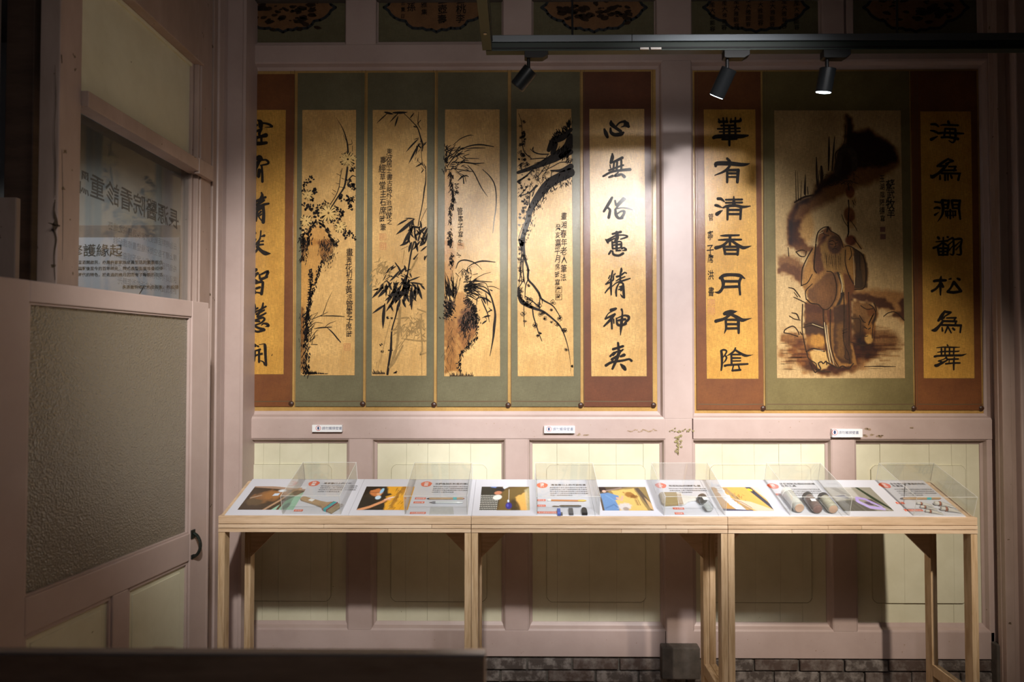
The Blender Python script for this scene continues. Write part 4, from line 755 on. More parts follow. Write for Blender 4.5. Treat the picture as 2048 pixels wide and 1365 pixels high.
# ---- scroll 4: orchids on rocks
rr = rs(11); ra = Raster(890, 219, 999, 753, 1.9); q4 = lambda L: q(L, 880, 210, 4.875); q5 = lambda L: q(L, 880, 480, 4.707)
ra.poly(q4([(45, 640), (120, 640), (130, 900), (120, 1100), (125, 1365), (40, 1365)]), (.78, .64, .44), .8, 5, rough=5)
ra.poly(q5([(40, 0), (130, 0), (150, 260), (60, 500), (40, 560)]), (.75, .55, .3), .8, 5, rough=5)
ra.poly(q5([(150, 490), (230, 500), (260, 600), (300, 700), (350, 830), (350, 930), (280, 960), (230, 1040), (190, 1080), (180, 1240), (50, 1260), (40, 740), (110, 640)]), (.62, .46, .28), .9, 4, rough=6)
ra.poly(q5([(60, 780), (160, 720), (150, 1240), (50, 1260)]), (.55, .42, .28), .6, 6, rough=8)
ra.poly(q5([(250, 560), (320, 620), (350, 740), (350, 830), (210, 850), (170, 720), (240, 650)]), (.25, .16, .11), .9, 6, rough=9)
ra.poly(q5([(40, 560), (140, 560), (120, 680), (60, 760), (40, 740)]), (.16, .12, .09), .92, 6, rough=9)
ra.poly(q5([(160, 740), (360, 850), (280, 960), (200, 1080), (180, 900)]), (.5, .33, .2), .7, 6, rough=9)
e = scroll('orchids hanging from two rocks, painted on the third green-mounted scroll', 'green_mount', 873.5, 1015.5, (890.1, 999.1, 888.4, 1000), 'gold_silk', ra, mtop=139, knobs=((1016, 811),), p_top=219, p_bot=753)
mb = MB(); S4 = lambda s: parse(s, 880, 210, 4.875); S5 = lambda s: parse(s, 880, 480, 4.707)
for s in S4('''130,390,6 200,330,8 280,298,9 325,296,4;110,540,6 180,450,10 290,400,12 400,388,14 525,408,7;240,430,5 330,420,10 440,420,5;120,560,8 230,560,12 340,572,12 430,566,4;150,600,8 240,560,8 380,590,5;240,520,6 310,522,8 380,524,4;130,620,7 240,640,10 330,650,5;270,590,7 330,660,11 400,800,10 465,895,4;415,630,6 480,690,10 530,770,12 548,880,12 545,1000,10 525,1150,8 515,1250,5;50,440,8 120,420,7 220,425,5;60,560,10 100,470,8 150,385,6;60,520,8 140,470,9 200,400,6;70,600,10 130,520,10 220,450,7;230,500,8 270,485,8 285,480,5;200,710,6 250,690,14 280,700,5;175,740,5 215,700,18 240,690,8;225,700,8 232,765,14;240,690,6 255,750,5;150,650,4 220,700,8;120,600,5 180,660,7 240,690,6'''): ribbon(mb, s, mI)
for k in range(55):
    x, y = 880 + rr.uniform(52, 240) / 4.875, 210 + rr.uniform(430, 660) / 4.875; an = math.radians(rr.choice((-150, -40, -55, -25, 20, 45, 140)) + rr.uniform(-15, 15)); L = rr.uniform(6, 17)
    x2 = max(891, x + math.cos(an) * L); y2 = y + math.sin(an) * L * .7
    ribbon(mb, [(x, y, .8), ((x + x2) / 2, (y + y2) / 2 - 1, 1.9), (x2, y2, .5)], mI, 3)
dry(q4([(60, 390), (55, 640)]), 50, 2.2, 5, 2, 90); dry(q4([(100, 640), (110, 760), (130, 880), (115, 1020)]), 110, 1.8, 6, 2.2, 92)
dry(q4([(155, 750), (160, 880)]), 26, 1.6, 3, 2.2, 20); dry(q4([(95, 1020), (100, 1160)]), 36, 1.5, 4, 2.4, 85); dry(q4([(100, 1230), (90, 1365)]), 50, 2.2, 4, 2.6, 90)
dry(q5([(95, 0), (100, 60)]), 22, 1.6, 4, 2.4, 90); dry(q5([(105, 130), (110, 250)]), 44, 2.2, 3, 2.6, 60); dry(q5([(165, 110), (180, 170)]), 9, 2, 2, 2, 10)
for s in S5('''150,270,7 175,210,11 230,190,13 300,205,12 350,235,7 395,280,4;255,265,5 310,225,10 400,200,15 520,210,7;220,400,6 340,390,13 490,396,6;250,440,6 330,370,7 410,325,6 480,305,3;200,340,5 230,300,6 300,250,3;230,450,7 320,440,12 400,470,14 470,520,14 500,600,16 520,700,20 510,820,26 500,930,16 470,1095,5;390,560,8 420,630,12 450,700,10 465,775,4;400,790,10 425,770,16 440,760,6;410,730,8 440,720,18 470,715,10;455,680,12 485,660,12;460,640,6 490,670,8;420,720,5 440,750,6;320,440,8 380,435,12 440,460,10 470,520,8;450,440,6 500,440,7 560,465,4;240,440,8 330,420,9 420,405,8 450,450,6 480,530,8;250,470,6 330,480,8 380,520,8;345,610,6 350,560,9 370,530,8;335,560,6 380,545,9 420,560,8;380,530,6 410,560,20 430,600,8;400,540,8 440,560,20 480,590,8;430,500,6 440,560,12 450,620,4;470,470,8 490,478,12'''): ribbon(mb, s, mI)
for k in range(60):
    x, y = 880 + rr.uniform(50, 160) / 4.707, 480 + rr.uniform(440, 580) / 4.707; an = math.radians(rr.uniform(-125, -70)); L = rr.uniform(12, 42)
    x2 = max(890, x + math.cos(an) * L * .7); ribbon(mb, [(x, y, 1.3), ((x + x2) / 2 + rr.uniform(-2, 2), y + math.sin(an) * L * .5, 1.3), (x2, y + math.sin(an) * L, .5)], mI, 3)
for k in range(46):
    x, y = 880 + rr.uniform(220, 280) / 4.707, 480 + rr.uniform(420, 520) / 4.707; an = math.radians(rr.uniform(-50, 35)); L = rr.uniform(12, 36)
    ribbon(mb, [(x, y, 1.2), (x + math.cos(an) * L * .5, y + math.sin(an) * L * .5 - 2, 1.5), (x + math.cos(an) * L, y + math.sin(an) * L * .8 + 2, .5)], mI, 3)
for k in range(34):
    x, y = 880 + rr.uniform(160, 310) / 4.707, 480 + rr.uniform(310, 430) / 4.707; an = math.radians(rr.uniform(-150, 0)); L = rr.uniform(5, 14)
    ribbon(mb, [(x, y, .8), (x + math.cos(an) * L, y + math.sin(an) * L, 1.6)], mI, 1)
dry(q5([(60, 590), (100, 640), (60, 730)]), 170, 4.5, 3, 2.6, 40); dry(q5([(250, 560), (310, 640), (340, 740), (330, 820)]), 200, 4.2, 3, 2.4, 120); dry(q5([(300, 680), (230, 800), (260, 830)]), 190, 6, 5, 2, 95)
dry(q5([(240, 540), (320, 630), (350, 740)]), 60, 1.5, 2, 2, 0)
dry(q5([(345, 830), (350, 920), (300, 950)]), 40, 1.4, 4, 2, 100); dry(q5([(290, 960), (240, 1030), (190, 1080), (185, 1240)]), 90, 2, 4, 2, 95); dry(q5([(200, 850), (290, 900), (260, 1000)]), 80, 5, 7, 1, 95); dry(q5([(100, 760), (90, 1240)]), 40, 6, 14, .8, 92)
for k in range(28): x, y = q5([(95 + k * 8, 1282)])[0]; ribbon(mb, [(x, y, 1.6), (x + rr.uniform(-1, 1), y - rr.uniform(1, 8), .8)], mI, 1)
for s in S5('175,1150,10 190,1180,8;150,1165,8 190,1160,6'): ribbon(mb, s, mI)
mb.build('ink_painting', 'ink', e, kind='stuff')
mb = MB(); vtext(mb, '管寧子寫生', 920.5, 415, 16, mI, 15.5, .012, sx=.75, rng=rs(12)); mb.build('inscription', 'ink', e, kind='stuff'); seal(e, 915, 486, 927, 498)
# ---- scroll 5: plum
rr = rs(21); ra = Raster(1033, 218, 1142, 753, 6)
e = scroll('old plum branch bending down in blossom, painted on the green-mounted scroll beside calligraphy', 'green_mount', 1022, 1161.5, (1033.4, 1142.5, 1035.5, 1147.3), 'gold_silk', ra, mtop=139, knobs=((1161.5, 811),), p_top=218, p_bot=753)
mb = MB()
for s in (lambda t: parse(t, 880, 210, 4.875, .84))('''1278,240,40 1200,310,80 1110,350,80 1060,440,50;1270,300,60 1240,420,110 1140,500,110 1000,570,70 880,620,50 760,660,36;1275,460,60 1180,500,60;1130,380,50 1100,470,60;1270,660,110 1180,700,110 1060,770,110 960,890,90 880,1030,70 850,1150,60 810,1280,56 795,1365,50;1080,640,14 1180,640,40 1275,600,70;760,750,26 830,700,20 900,640,12;940,790,30 880,850,18 780,890,10;1090,640,10 1080,720,8;1275,560,12 1180,560,10 1100,600,10 1000,650,7;1060,480,12 980,480,14 920,462,14 880,430,5;905,430,16 910,410,8;920,460,6 900,430,10;1050,520,10 980,520,12 880,530,10;1050,490,9 1010,540,8 920,570,6;765,80,5 790,150,7 800,240,8 800,350,10 815,440,11 850,490,12 880,500,8;860,500,8 890,520,10;790,150,4 820,150,4;800,310,4 820,290,4;755,740,6 800,720,14 860,690,8;1020,610,10 960,690,10 900,720,4;1080,560,8 1040,640,10 1000,690,6;880,850,10 870,950,12 880,1010,6;930,800,10 900,890,14;780,1365,10 770,1290,10 820,1150,8;760,900,5 800,860,10 860,790,7;1165,730,10 1180,790,10;1020,860,12 1000,940,14;1100,790,14 1120,830,16;950,930,8 975,1000,5'''): ribbon(mb, s, mI)
dry(q4([(1276, 170), (1240, 240), (1150, 290), (1080, 380)]), 90, 2.4, 6, 2.4, -95); dry(q4([(1276, 400), (1180, 440), (1275, 540)]), 70, 4, 7, 2, 100); dry(q4([(1276, 690), (1150, 760), (1010, 870), (900, 1040), (850, 1250)]), 130, 5.2, 4, 1.9, 110)
dry(q4([(1270, 760), (1180, 780)]), 16, 3, 5, 2, 80)
T4 = lambda x, y: (880 + x / 4.875, 210 + y / 4.875); T5 = lambda x, y: (880 + x / 4.707, 480 + y / 4.707)
def ring(x, y, r, wd=.95):
    if x - r < 1035: x = 1035.5 + r
    a0 = rr.random() * 6; pts = [(x + math.cos(a0 + k * .9) * r * rr.uniform(.9, 1.1), y + math.sin(a0 + k * .9) * r, wd * rr.uniform(.7, 1.3)) for k in range(7)]
    ribbon(mb, pts, mI, 3)
def blossom(x, y, s=2.0):
    for k in range(rr.choice((3, 4, 5, 5))): a = k * 1.256 + rr.random(); ring(x + math.cos(a) * s, y + math.sin(a) * s, s * .75)
    for k in range(4): a = rr.random() * 6; ribbon(mb, [(x, y, .7), (x + math.cos(a) * s, y + math.sin(a) * s, 1)], mI, 1)
for k in range(34): x, y = T4(rr.uniform(765, 830), rr.uniform(200, 600)); blossom(x, y, rr.uniform(1.1, 2)) if rr.random() < .5 else ring(x, y, rr.uniform(1, 1.8))
for k in range(60): x, y = T4(rr.uniform(770, 870), rr.uniform(560, 1340)); blossom(x, y, rr.uniform(1.1, 1.9)) if rr.random() < .45 else ring(x, y, rr.uniform(1, 1.8))
for k in range(36): x, y = T4(rr.uniform(880, 1100), rr.uniform(590, 740)); ring(x, y, rr.uniform(1, 1.9))
for x, y in ((820, 160), (800, 480), (850, 950), (965, 990), (855, 580), (1240, 700)): blossom(*T4(x, y), 2.2)
for k in range(40):
    x, y = T4(rr.uniform(765, 1050), rr.uniform(560, 900)); an = math.radians(rr.choice((-60, 120, 60, 150)) + rr.uniform(-20, 20)); L = rr.uniform(6, 16); x2 = max(1035, x + math.cos(an) * L)
    ribbon(mb, [(x, y, 1.3), (x2, y + math.sin(an) * L, .6)], mI, 1)
for s in S5('''775,0,56 780,60,40 790,110,26 800,180,22 830,280,20 830,370,20 880,430,20 930,500,22 960,560,18 1060,620,12 1110,690,9 1140,740,6;745,0,20 760,60,16 770,130,12 755,240,10 745,300,6;790,150,10 780,260,12 790,360,10 800,420,5;830,370,10 805,440,10 800,550,7;790,370,8 750,440,10;740,450,20 745,520,30 770,580,44 830,620,36 900,650,26 980,680,20 1080,760,16 1120,800,14 1160,870,11 1200,990,8 1225,1130,4 1230,1250,2;780,580,20 800,600,26 870,640,20;790,600,6 790,720,8 795,820,5;870,640,12 880,720,12 905,800,11 930,880,9 960,955,7;935,500,8 940,560,10 930,620,12;960,560,8 965,600,6;800,530,8 850,560,10 940,640,14;755,250,8 770,400,8;775,180,8 755,330,8 740,450,6'''): ribbon(mb, s, mI)
dry(q5([(745, 470), (760, 570), (860, 620)]), 70, 2, 3, 2, 60)
for x, y, s in ((805, 170, 3), (780, 150, 2), (770, 480, 2.2), (835, 430, 1.6), (850, 570, 3), (820, 560, 2), (930, 620, 3.4), (945, 700, 2.6), (990, 740, 2.4), (785, 690, 3.4), (800, 765, 1.8), (1065, 590, 3.2), (1048, 660, 1.5), (1130, 740, 3.2), (1100, 790, 3), (1050, 770, 1.8), (1175, 855, 2.8), (1160, 850, 2), (895, 805, 3), (945, 875, 1.7), (918, 905, 1.6), (1190, 1030, 2.4), (1245, 1190, 1.4), (970, 690, 2), (750, 380, 2), (760, 300, 2), (830, 280, 2), (745, 180, 2), (755, 90, 2)): blossom(*T5(x, y), s)
for k in range(24): x, y = T5(rr.uniform(740, 790), rr.uniform(60, 560)); ring(x, y, rr.uniform(.9, 1.7))
mb.build('ink_painting', 'ink', e, kind='stuff')
mb = MB(); vtext(mb, '畫湘春年老人筆法', 1127.5, 424, 17, mI, 17.5, .012, sx=.75, rng=rs(31)); vtext(mb, '癸亥嘉平月席時寫', 1115.5, 447, 15.5, mI, 15.8, .012, sx=.75, rng=rs(32)); mb.build('inscription', 'ink', e, kind='stuff')
seal(e, 1111, 573.5, 1123.5, 585.5, 'ink_brown', ch='席'); seal(e, 1111, 588.5, 1123.5, 600, 'ink_brown', ch='時')
# ---- scroll 6
e = scroll('rust-brown mounted calligraphy scroll in running script, just left of the wide wooden stile', 'brown_mount', 1168, 1306, (1178.7, 1288.4, 1182.8, 1293.3), 'gold_silk', mtop=139, knobs=((1307, 811),), p_top=218, p_bot=753)
cal(e, 'f')
# ---- scroll 7
e = scroll('brown-mounted clerical script scroll with a small inscription and two seals, just right of the stile', 'rust_mount', 1394.5, 1528.5, (1407.4, 1510.5, 1413.8, 1517), 'deep_gold_silk', mtop=140, mbot=821, knobs=((1526.5, 817),), p_top=219, p_bot=758)
cal(e, 'g')
mb = MB(); vtext(mb, '管', 1421, 426, 17, mI, off=.012, sx=.72, rng=rs(41)); vtext(mb, '寧子', 1421.5, 460, 22, mI, 29, .012, sx=.62, rng=rs(42)); vtext(mb, '席洪書', 1421.5, 507, 21, mI, 33, .016, sx=.62, rng=rs(43)); mb.build('inscription', 'ink', e, kind='stuff')
seal(e, 1416, 599, 1429, 612); seal(e, 1416, 615.5, 1429, 628.5)
# ---- scroll 8: the envoy and his sheep
rr = rs(51); K = 4.136; q7 = lambda L: q(L, 1540, 440, K); q6 = lambda L: q(L, 1540, 210, 4.875); T7 = lambda x, y: (1540 + x / K, 440 + y / K); S7 = lambda s: parse(s, 1540, 440, K, 1.45); S6 = lambda s: parse(s, 1540, 210, 4.875, 1.35)
ra = Raster(1548.4, 221, 1801.2, 757, 1.45)
DK = (.15, .10, .08); BR = (.38, .26, .16)
cl = [(740, 100), (790, 130), (810, 260), (960, 240), (1100, 330), (1230, 430), (1255, 580), (1200, 640), (1000, 760), (780, 830), (560, 960), (400, 1040), (300, 1110), (260, 1240), (290, 1365), (160, 1365), (165, 1080), (240, 950), (400, 890), (440, 790), (520, 720), (600, 640), (640, 470), (720, 380), (735, 200)]
ra.poly(q6(cl), BR, .9, 14, rough=5, nsc=9); ra.poly(q6([(740, 100), (790, 130), (810, 260), (960, 240), (1100, 330), (1220, 430), (1240, 560), (1100, 600), (850, 620), (700, 740), (520, 820), (360, 940), (240, 1000), (240, 950), (400, 890), (440, 790), (620, 640), (640, 470), (720, 380), (735, 200)]), DK, .93, 9, rough=6, nsc=7)
ra.poly(q6([(165, 1080), (250, 960), (270, 1000), (210, 1130), (200, 1365), (160, 1365)]), (.42, .28, .17), .9, 6)
ra.poly(q7([(135, 0), (240, 0), (230, 110), (300, 215), (370, 225), (330, 280), (230, 270), (150, 215), (140, 110)]), (.34, .22, .14), .93, 8, rough=6); ra.blob(*T7(290, 60), 16, 34, (.85, .62, .3), .5, .6)
ra.poly(q7([(52, 310), (150, 290), (240, 330), (270, 420), (250, 540), (190, 510), (150, 450), (55, 440)]), (.46, .33, .24), .9, 8, rough=7); ra.poly(q7([(52, 350), (200, 380), (250, 420), (230, 520), (160, 460), (55, 430)]), (.5, .38, .3), .7, 7, rough=7)
ra.poly(q7([(650, 575), (780, 570), (960, 585), (1120, 610), (1120, 870), (1000, 800), (960, 745), (880, 740), (830, 690), (650, 660)]), (.66, .50, .36), .85, 12, rough=6); ra.poly(q7([(640, 600), (760, 610), (830, 640), (900, 640), (990, 700), (1000, 745), (880, 730), (820, 690), (650, 650)]), (.26, .19, .17), .92, 6, rough=6)
ra.poly(q7([(1060, 650), (1118, 630), (1118, 830), (940, 800), (1050, 750), (1040, 700)]), (.25, .18, .17), .93, 6, rough=6)
ra.blob(*T7(440, 1120), 86, 34, (.46, .30, .16), .95, .5, rough=.5, nsc=9); ra.blob(*T7(480, 1215), 52, 17, (.26, .17, .12), .92, .5, rough=.5)
ra.blob(*T7(830, 1000), 52, 24, (.36, .25, .16), .85, .55, rough=.5, nsc=10); ra.blob(*T7(170, 990), 25, 14, (.48, .34, .20), .9, .5, rough=.5); ra.blob(*T7(740, 1080), 34, 20, (.30, .20, .14), .9, .5, rough=.4)
for k in range(46):
    x0, y0 = T7(rr.uniform(70, 260) if k % 2 else rr.uniform(650, 950), rr.uniform(850, 1190)); L = rr.uniform(14, 46); L = min(L, 1798 - x0)
    ra.line([(x0, y0), (x0 + L, y0 + rr.uniform(-1, 1))], rr.uniform(.8, 3), (.45, .31, .19), rr.uniform(.3, .75), 2)
# robes
ra.poly(q7([(345, 230), (370, 220), (440, 130), (560, 130), (600, 200), (640, 215), (770, 290), (795, 440), (780, 560), (690, 580), (640, 600), (650, 1000), (690, 1200), (560, 1220), (470, 1200), (390, 1250), (320, 1160), (290, 1090), (270, 900), (270, 690), (300, 650), (250, 550), (270, 400), (310, 300)]), (.60, .48, .32), 1, 3, 'mix')
M_ = 'mix'
ra.poly(q7([(310, 300), (350, 240), (372, 300), (365, 400), (380, 440), (330, 520), (262, 545), (265, 440)]), (.74, .60, .40), .9, 4, M_)
ra.poly(q7([(270, 690), (430, 700), (455, 850), (460, 1090), (290, 1090), (265, 900)]), (.30, .20, .12), 1, 4, M_, 5); ra.blob(*T7(370, 1000), 19, 14, (.92, .74, .42), .85, .6, 0, M_, .3, 6)
ra.poly(q7([(270, 690), (430, 700), (440, 770), (280, 770)]), (.22, .13, .08), .85, 6, M_); ra.poly(q7([(262, 850), (350, 835), (442, 870), (442, 960), (270, 940)]), (.17, .13, .11), .85, 5, M_, 5)
ra.poly(q7([(500, 720), (640, 690), (650, 1190), (560, 1190), (500, 1100)]), (.19, .14, .10), 1, 4, M_, 4); ra.poly(q7([(525, 860), (580, 840), (588, 1150), (530, 1120)]), (.40, .32, .20), .8, 6, M_, 5); ra.poly(q7([(610, 600), (655, 590), (655, 1040), (620, 1000)]), (.24, .15, .09), .9, 4, M_)
ra.poly(q7([(430, 700), (500, 740), (500, 1120), (560, 1220), (470, 1180), (450, 850)]), (.46, .36, .23), .9, 3, M_); ra.poly(q7([(440, 740), (500, 745), (500, 850), (455, 850)]), (.24, .13, .09), .9, 4, M_)
ra.poly(q7([(330, 560), (450, 440), (530, 430), (550, 520), (540, 640), (500, 720), (440, 740), (340, 690), (290, 640), (300, 580)]), (.34, .255, .18), 1, 4, M_, 3); ra.blob(*T7(430, 590), 17, 20, (.42, .31, .2), .6, .8, 0, M_)
ra.poly(q7([(530, 430), (560, 430), (600, 520), (600, 600), (560, 700), (520, 720), (560, 640), (570, 540)]), (.09, .085, .07), .97, 2, M_); ra.poly(q7([(552, 430), (580, 460), (600, 540), (595, 610), (582, 600), (583, 530)]), (.92, .85, .6), .9, 1.5, M_)
ra.poly(q7([(370, 220), (440, 130), (455, 180), (435, 300), (430, 420), (385, 450), (350, 430), (340, 300)]), (.27, .17, .11), .95, 5, M_, 3)
ra.poly(q7([(590, 440), (650, 460), (695, 560), (640, 640), (645, 720), (600, 640)]), (.36, .23, .14), .95, 4, M_)
ra.poly(q7([(615, 220), (660, 225), (680, 300), (690, 520), (660, 490), (620, 380)]), (.74, .60, .38), .95, 3, M_); ra.poly(q7([(672, 235), (760, 290), (792, 400), (782, 555), (700, 575), (680, 560), (690, 400)]), (.17, .155, .125), .95, 3, M_, 3)
ra.poly(q7([(735, 270), (772, 320), (788, 450), (760, 560), (735, 400)]), (.34, .28, .19), .8, 4, M_)
ra.poly(q7([(305, 1090), (350, 1075), (440, 1090), (470, 1180), (440, 1230), (390, 1240), (330, 1180)]), (.98, .92, .75), .95, 3, M_)
# beard, hair, face, hat
ra.poly(q7([(400, 220), (450, 170), (470, 280), (560, 290), (600, 240), (612, 330), (595, 430), (540, 425), (480, 430), (430, 400), (410, 300)]), (.58, .50, .32), .97, 4, 'mix', rough=3)
ra.blob(*T7(522, 205), 14.5, 19, (.22, .15, .10), .97, .25, 0, 'mix'); ra.blob(*T7(512, 195), 8, 8, (.5, .36, .22), .8, .7, 0, 'mix')
ra.poly(q7([(380, 150), (400, 100), (460, 60), (490, 60), (500, 100), (560, 130), (480, 130), (430, 160), (380, 190)]), (.36, .22, .12), .9, 3)
ra.blob(*T7(652, 170), 11, 10.5, (.32, .13, .08), .92, .35); ra.poly(q7([(690, 150), (760, 240), (720, 240), (640, 210)]), (.75, .6, .42), .7, 4)
# sheep
ra.poly(q7([(655, 660), (830, 700), (850, 720), (880, 780), (850, 850), (840, 1000), (720, 1030), (660, 990)]), (.46, .36, .25), .95, 5, rough=4); ra.poly(q7([(660, 780), (740, 800), (760, 900), (740, 1000), (700, 1020), (660, 900)]), (.38, .35, .26), .8, 6, rough=6)
ra.blob(*T7(800, 900), 10, 20, (1.25, 1.1, .8), .6, .5, rot=10); ra.blob(*T7(790, 985), 8, 10, (.9, .8, .55), .9, .4, 0, 'mix'); ra.blob(*T7(800, 890), 9, 14, (.62, .47, .28), .8, .5, 0, 'mix'); ra.poly(q7([(770, 730), (850, 730), (860, 790), (790, 800)]), (.75, .55, .3), .7, 4)
ra.poly(q7([(810, 850), (860, 770), (850, 830), (820, 870)]), (.25, .24, .18), .9, 2)
for x, y in ((760, 790), (785, 1040), (765, 1245)):   # the hanging gourds or tassels
    pass
ra.blob(1540 + 770 / 4.875, 210 + 850 / 4.875, 9, 12, (.4, .2, .12), .85, .3); ra.blob(1540 + 760 / 4.875, 210 + 1070 / 4.875, 11, 15, (.42, .24, .16), .85, .3, rot=-8); ra.blob(1540 + 790 / 4.875, 210 + 930 / 4.875, 8, 10, (.75, .6, .45), .5, .5); ra.blob(1540 + 775 / 4.875, 210 + 1140 / 4.875, 10, 14, (.8, .65, .5), .6, .4)
ra.grain(.12, 2.2, 2.2); ra.C = np.clip(ra.C, 0, 1.25); ra.C = np.where(ra.C < 1, ra.C ** np.array([1.45, 1.55, 1.6]), ra.C)
e = scroll('widest scroll, a bearded man in long robes with a staff beside a sheep', 'olive_mount', 1533, 1830, (1548.4, 1801.2, 1554, 1810), 'tan_silk', ra, mtop=140, mbot=821, knobs=((1828, 817),), p_top=221, p_bot=757)
mb = MB()
for s in S6('''735,200,5 720,380,6 640,470,8 640,560,6 620,650,5;250,640,3 255,940,7;270,650,2 275,920,6;305,740,3 300,930,7;345,680,4 340,850,18 345,880,8;365,800,6 370,870,8;452,510,6 455,640,14 460,780,12;480,640,4 470,780,7;500,600,14 505,690,26 500,770,10;575,310,6 575,470,16 570,640,8;630,310,5 620,440,12 605,640,10;640,700,20 660,620,40 700,460,50 760,430,50 820,500,50 820,620,40;240,950,10 330,900,14 420,880,10;760,770,8 770,830,10;765,930,9 770,1010,7 765,1100,8 765,1260,9;800,930,4 830,980,4;820,920,4 835,960,4;810,930,3 815,1000,4;780,1120,4 830,1190,5 850,1230,4;700,1070,4 720,1130,5 760,1190,4;840,490,6 900,560,8 980,570,6;860,540,6 940,500,6 1020,470,8;1000,450,6 1040,530,8 1190,520,6;880,580,5 1000,570,7 1100,545,5;700,500,5 750,480,6 780,530,5 740,560,5;720,390,6 800,360,6;560,760,6 620,700,8 700,740,7;540,740,5 600,790,7 650,720,6;640,780,6 700,720,7 760,720,6;700,770,6 760,740,6 860,770,4'''): ribbon(mb, s, mI)
for k in range(70):
    x = rr.uniform(540, 830); y = 740 + rr.uniform(-60, 40); x2 = x + rr.uniform(-40, 40); ribbon(mb, [(*T7(0, 0), .1)] if 0 else [(1540 + x / 4.875, 210 + y / 4.875, .7), (1540 + (x + x2) / 9.75, 210 + (y - 12) / 4.875, .9), (1540 + x2 / 4.875, 210 + (y + 8) / 4.875, .6)], mI, 2)
for s in S7('''380,190,6 385,150,8 400,100,7 440,65,6 480,60,6 500,90,6 560,125,5 590,170,5 605,230,5;430,90,4 450,120,5 490,130,4;480,60,12 470,100,8;490,180,5 515,172,6 530,180,4;545,170,4 560,168,5;495,200,6 520,205,6;540,195,5 558,190,5;535,180,3 545,215,5 530,225,5;515,245,4 540,235,6 555,245,4;380,200,8 370,300,8 365,400,8 385,440,6;350,240,8 310,310,7 270,400,7 262,470,6 260,545,6;260,545,5 310,520,6 350,450,5;300,660,6 295,590,6 350,530,4;300,655,6 340,690,7 400,700,6 440,740,6 490,730,6 540,650,6 550,540,7 520,440,5 470,425,5;620,220,5 650,215,5 700,240,6 770,300,7 795,430,8 780,560,7 700,578,6;665,230,4 675,290,5 655,330,6;625,250,5 622,350,5 650,450,6 690,530,5;690,150,5 720,190,5 755,240,6;720,280,3 715,420,4 705,550,3;740,290,3 745,420,4;645,20,8 650,100,8 640,140,6;270,700,7 265,850,7 270,940,6 300,1090,6;290,870,5 350,855,6 440,890,5;275,890,5 350,875,6 440,905,5;300,1090,7 360,1065,8 450,1090,7;305,1095,7 320,1150,6 380,1190,6 385,1240,5;380,1240,8 420,1235,8 400,1190,8 425,1175,8 440,1190,7 465,1170,8 470,1200,6;440,740,7 445,870,7 450,960,6 470,1100,6 490,1180,5;470,1000,4 500,1150,5 550,1210,4;460,850,4 480,1040,4 520,1170,3;500,740,7 500,1000,7 530,1140,6 570,1220,5;610,600,6 615,800,7 610,1000,6 650,1110,6 660,1190,6;650,600,6 655,800,6 655,1040,7;470,1180,8 560,1225,9 600,1210,8 650,1230,8 690,1190,7;330,1180,6 370,1260,8 400,1250,8 500,1260,6;600,920,4 640,900,4;600,940,4 640,925,4;630,1070,5 620,1140,5 650,1160,4;115,930,6 130,905,7 190,880,7 230,920,6 240,950,6;120,935,6 170,945,6 230,965,6;250,930,6 265,950,7;160,795,5 200,820,6 250,830,5;180,770,5 220,780,8 240,820,7;155,560,5 200,575,7 250,640,6;195,640,4 240,660,6 300,690,5;200,600,4 230,640,5;215,265,5 260,250,6 290,255,4;215,265,6 250,300,7 290,300,5 300,260,5;150,230,5 155,300,6;820,700,5 850,720,6 875,770,5 860,830,5 850,900,5 845,980,5;860,775,5 820,850,6;850,790,5 815,870,6;740,790,5 770,840,6 790,850,5;780,885,6 800,900,7;830,895,7 815,905,6;775,950,4 790,965,5 810,960,4;665,1010,5 720,1030,6 780,1040,6 830,1030,5;680,820,4 740,820,5 750,880,5 745,960,5;940,800,5 980,770,6 1040,765,6 1110,830,6;750,710,5 800,740,5 850,735,5;860,690,6 880,740,5 870,780,4;780,1215,3 900,1212,5 1040,1215,3;150,1142,3 260,1138,5'''): ribbon(mb, s, mI)
for k in range(34):   # beard hairs
    x = rr.uniform(455, 590); y = rr.uniform(270, 300); a = T7(x, y); b = T7(x + rr.uniform(-14, 14), y + rr.uniform(80, 130)); ribbon(mb, [(*a, .35), (*b, .3)], mI, 1, cap=False)
for k in range(26):
    y = rr.uniform(1000, 1240); x = rr.choice((rr.uniform(80, 180), rr.uniform(740, 900))); a = T7(x, y); L = rr.uniform(10, 35); ribbon(mb, [(*a, .3), (a[0] + L / 2, a[1], .7), (min(a[0] + L, 1806), a[1], .3)], mI, 1, cap=False)
mb.build('line_drawing', 'ink_brown', e, kind='stuff')
mb = MB(); mbl = mb
for s in S7('450,850,4 470,1000,6 500,1180,4;580,460,4 598,540,5 590,600,4;440,100,3 400,120,3;470,870,3 490,1040,5 530,1200,3;350,862,3 440,895,3;690,300,2 700,540,3;360,1075,3 440,1085,3'): ribbon(mb, s, mI2)
mb.build('pale_highlight', 'pale_line', e, kind='stuff')
mb = MB(); vtext(mb, '玉湖陰陽德寫', 1764.5, 350, 15, mI, 16, .012, sx=.7, rng=rs(61)); vtext(mb, '蘇武牧羊', 1781.5, 360, 20, mI, 19, .014, sx=.85, rng=rs(62)); mb.build('inscription', 'ink', e, kind='stuff')
seal(e, 1760, 454, 1770.5, 464, 'seal_dark', True); seal(e, 1760.5, 468.5, 1771.5, 479, 'seal_dark', True)
# ---- scroll 9
e = scroll('brown-mounted clerical script scroll at the far end, beside the dark gap of the end post', 'rust_mount', 1834, 1967, (1840.6, 1941.9, 1847.6, 1949), 'deep_gold_silk', mtop=140, mbot=821, knobs=((1963, 817),), p_top=223, p_bot=757)
cal(e, 'h')
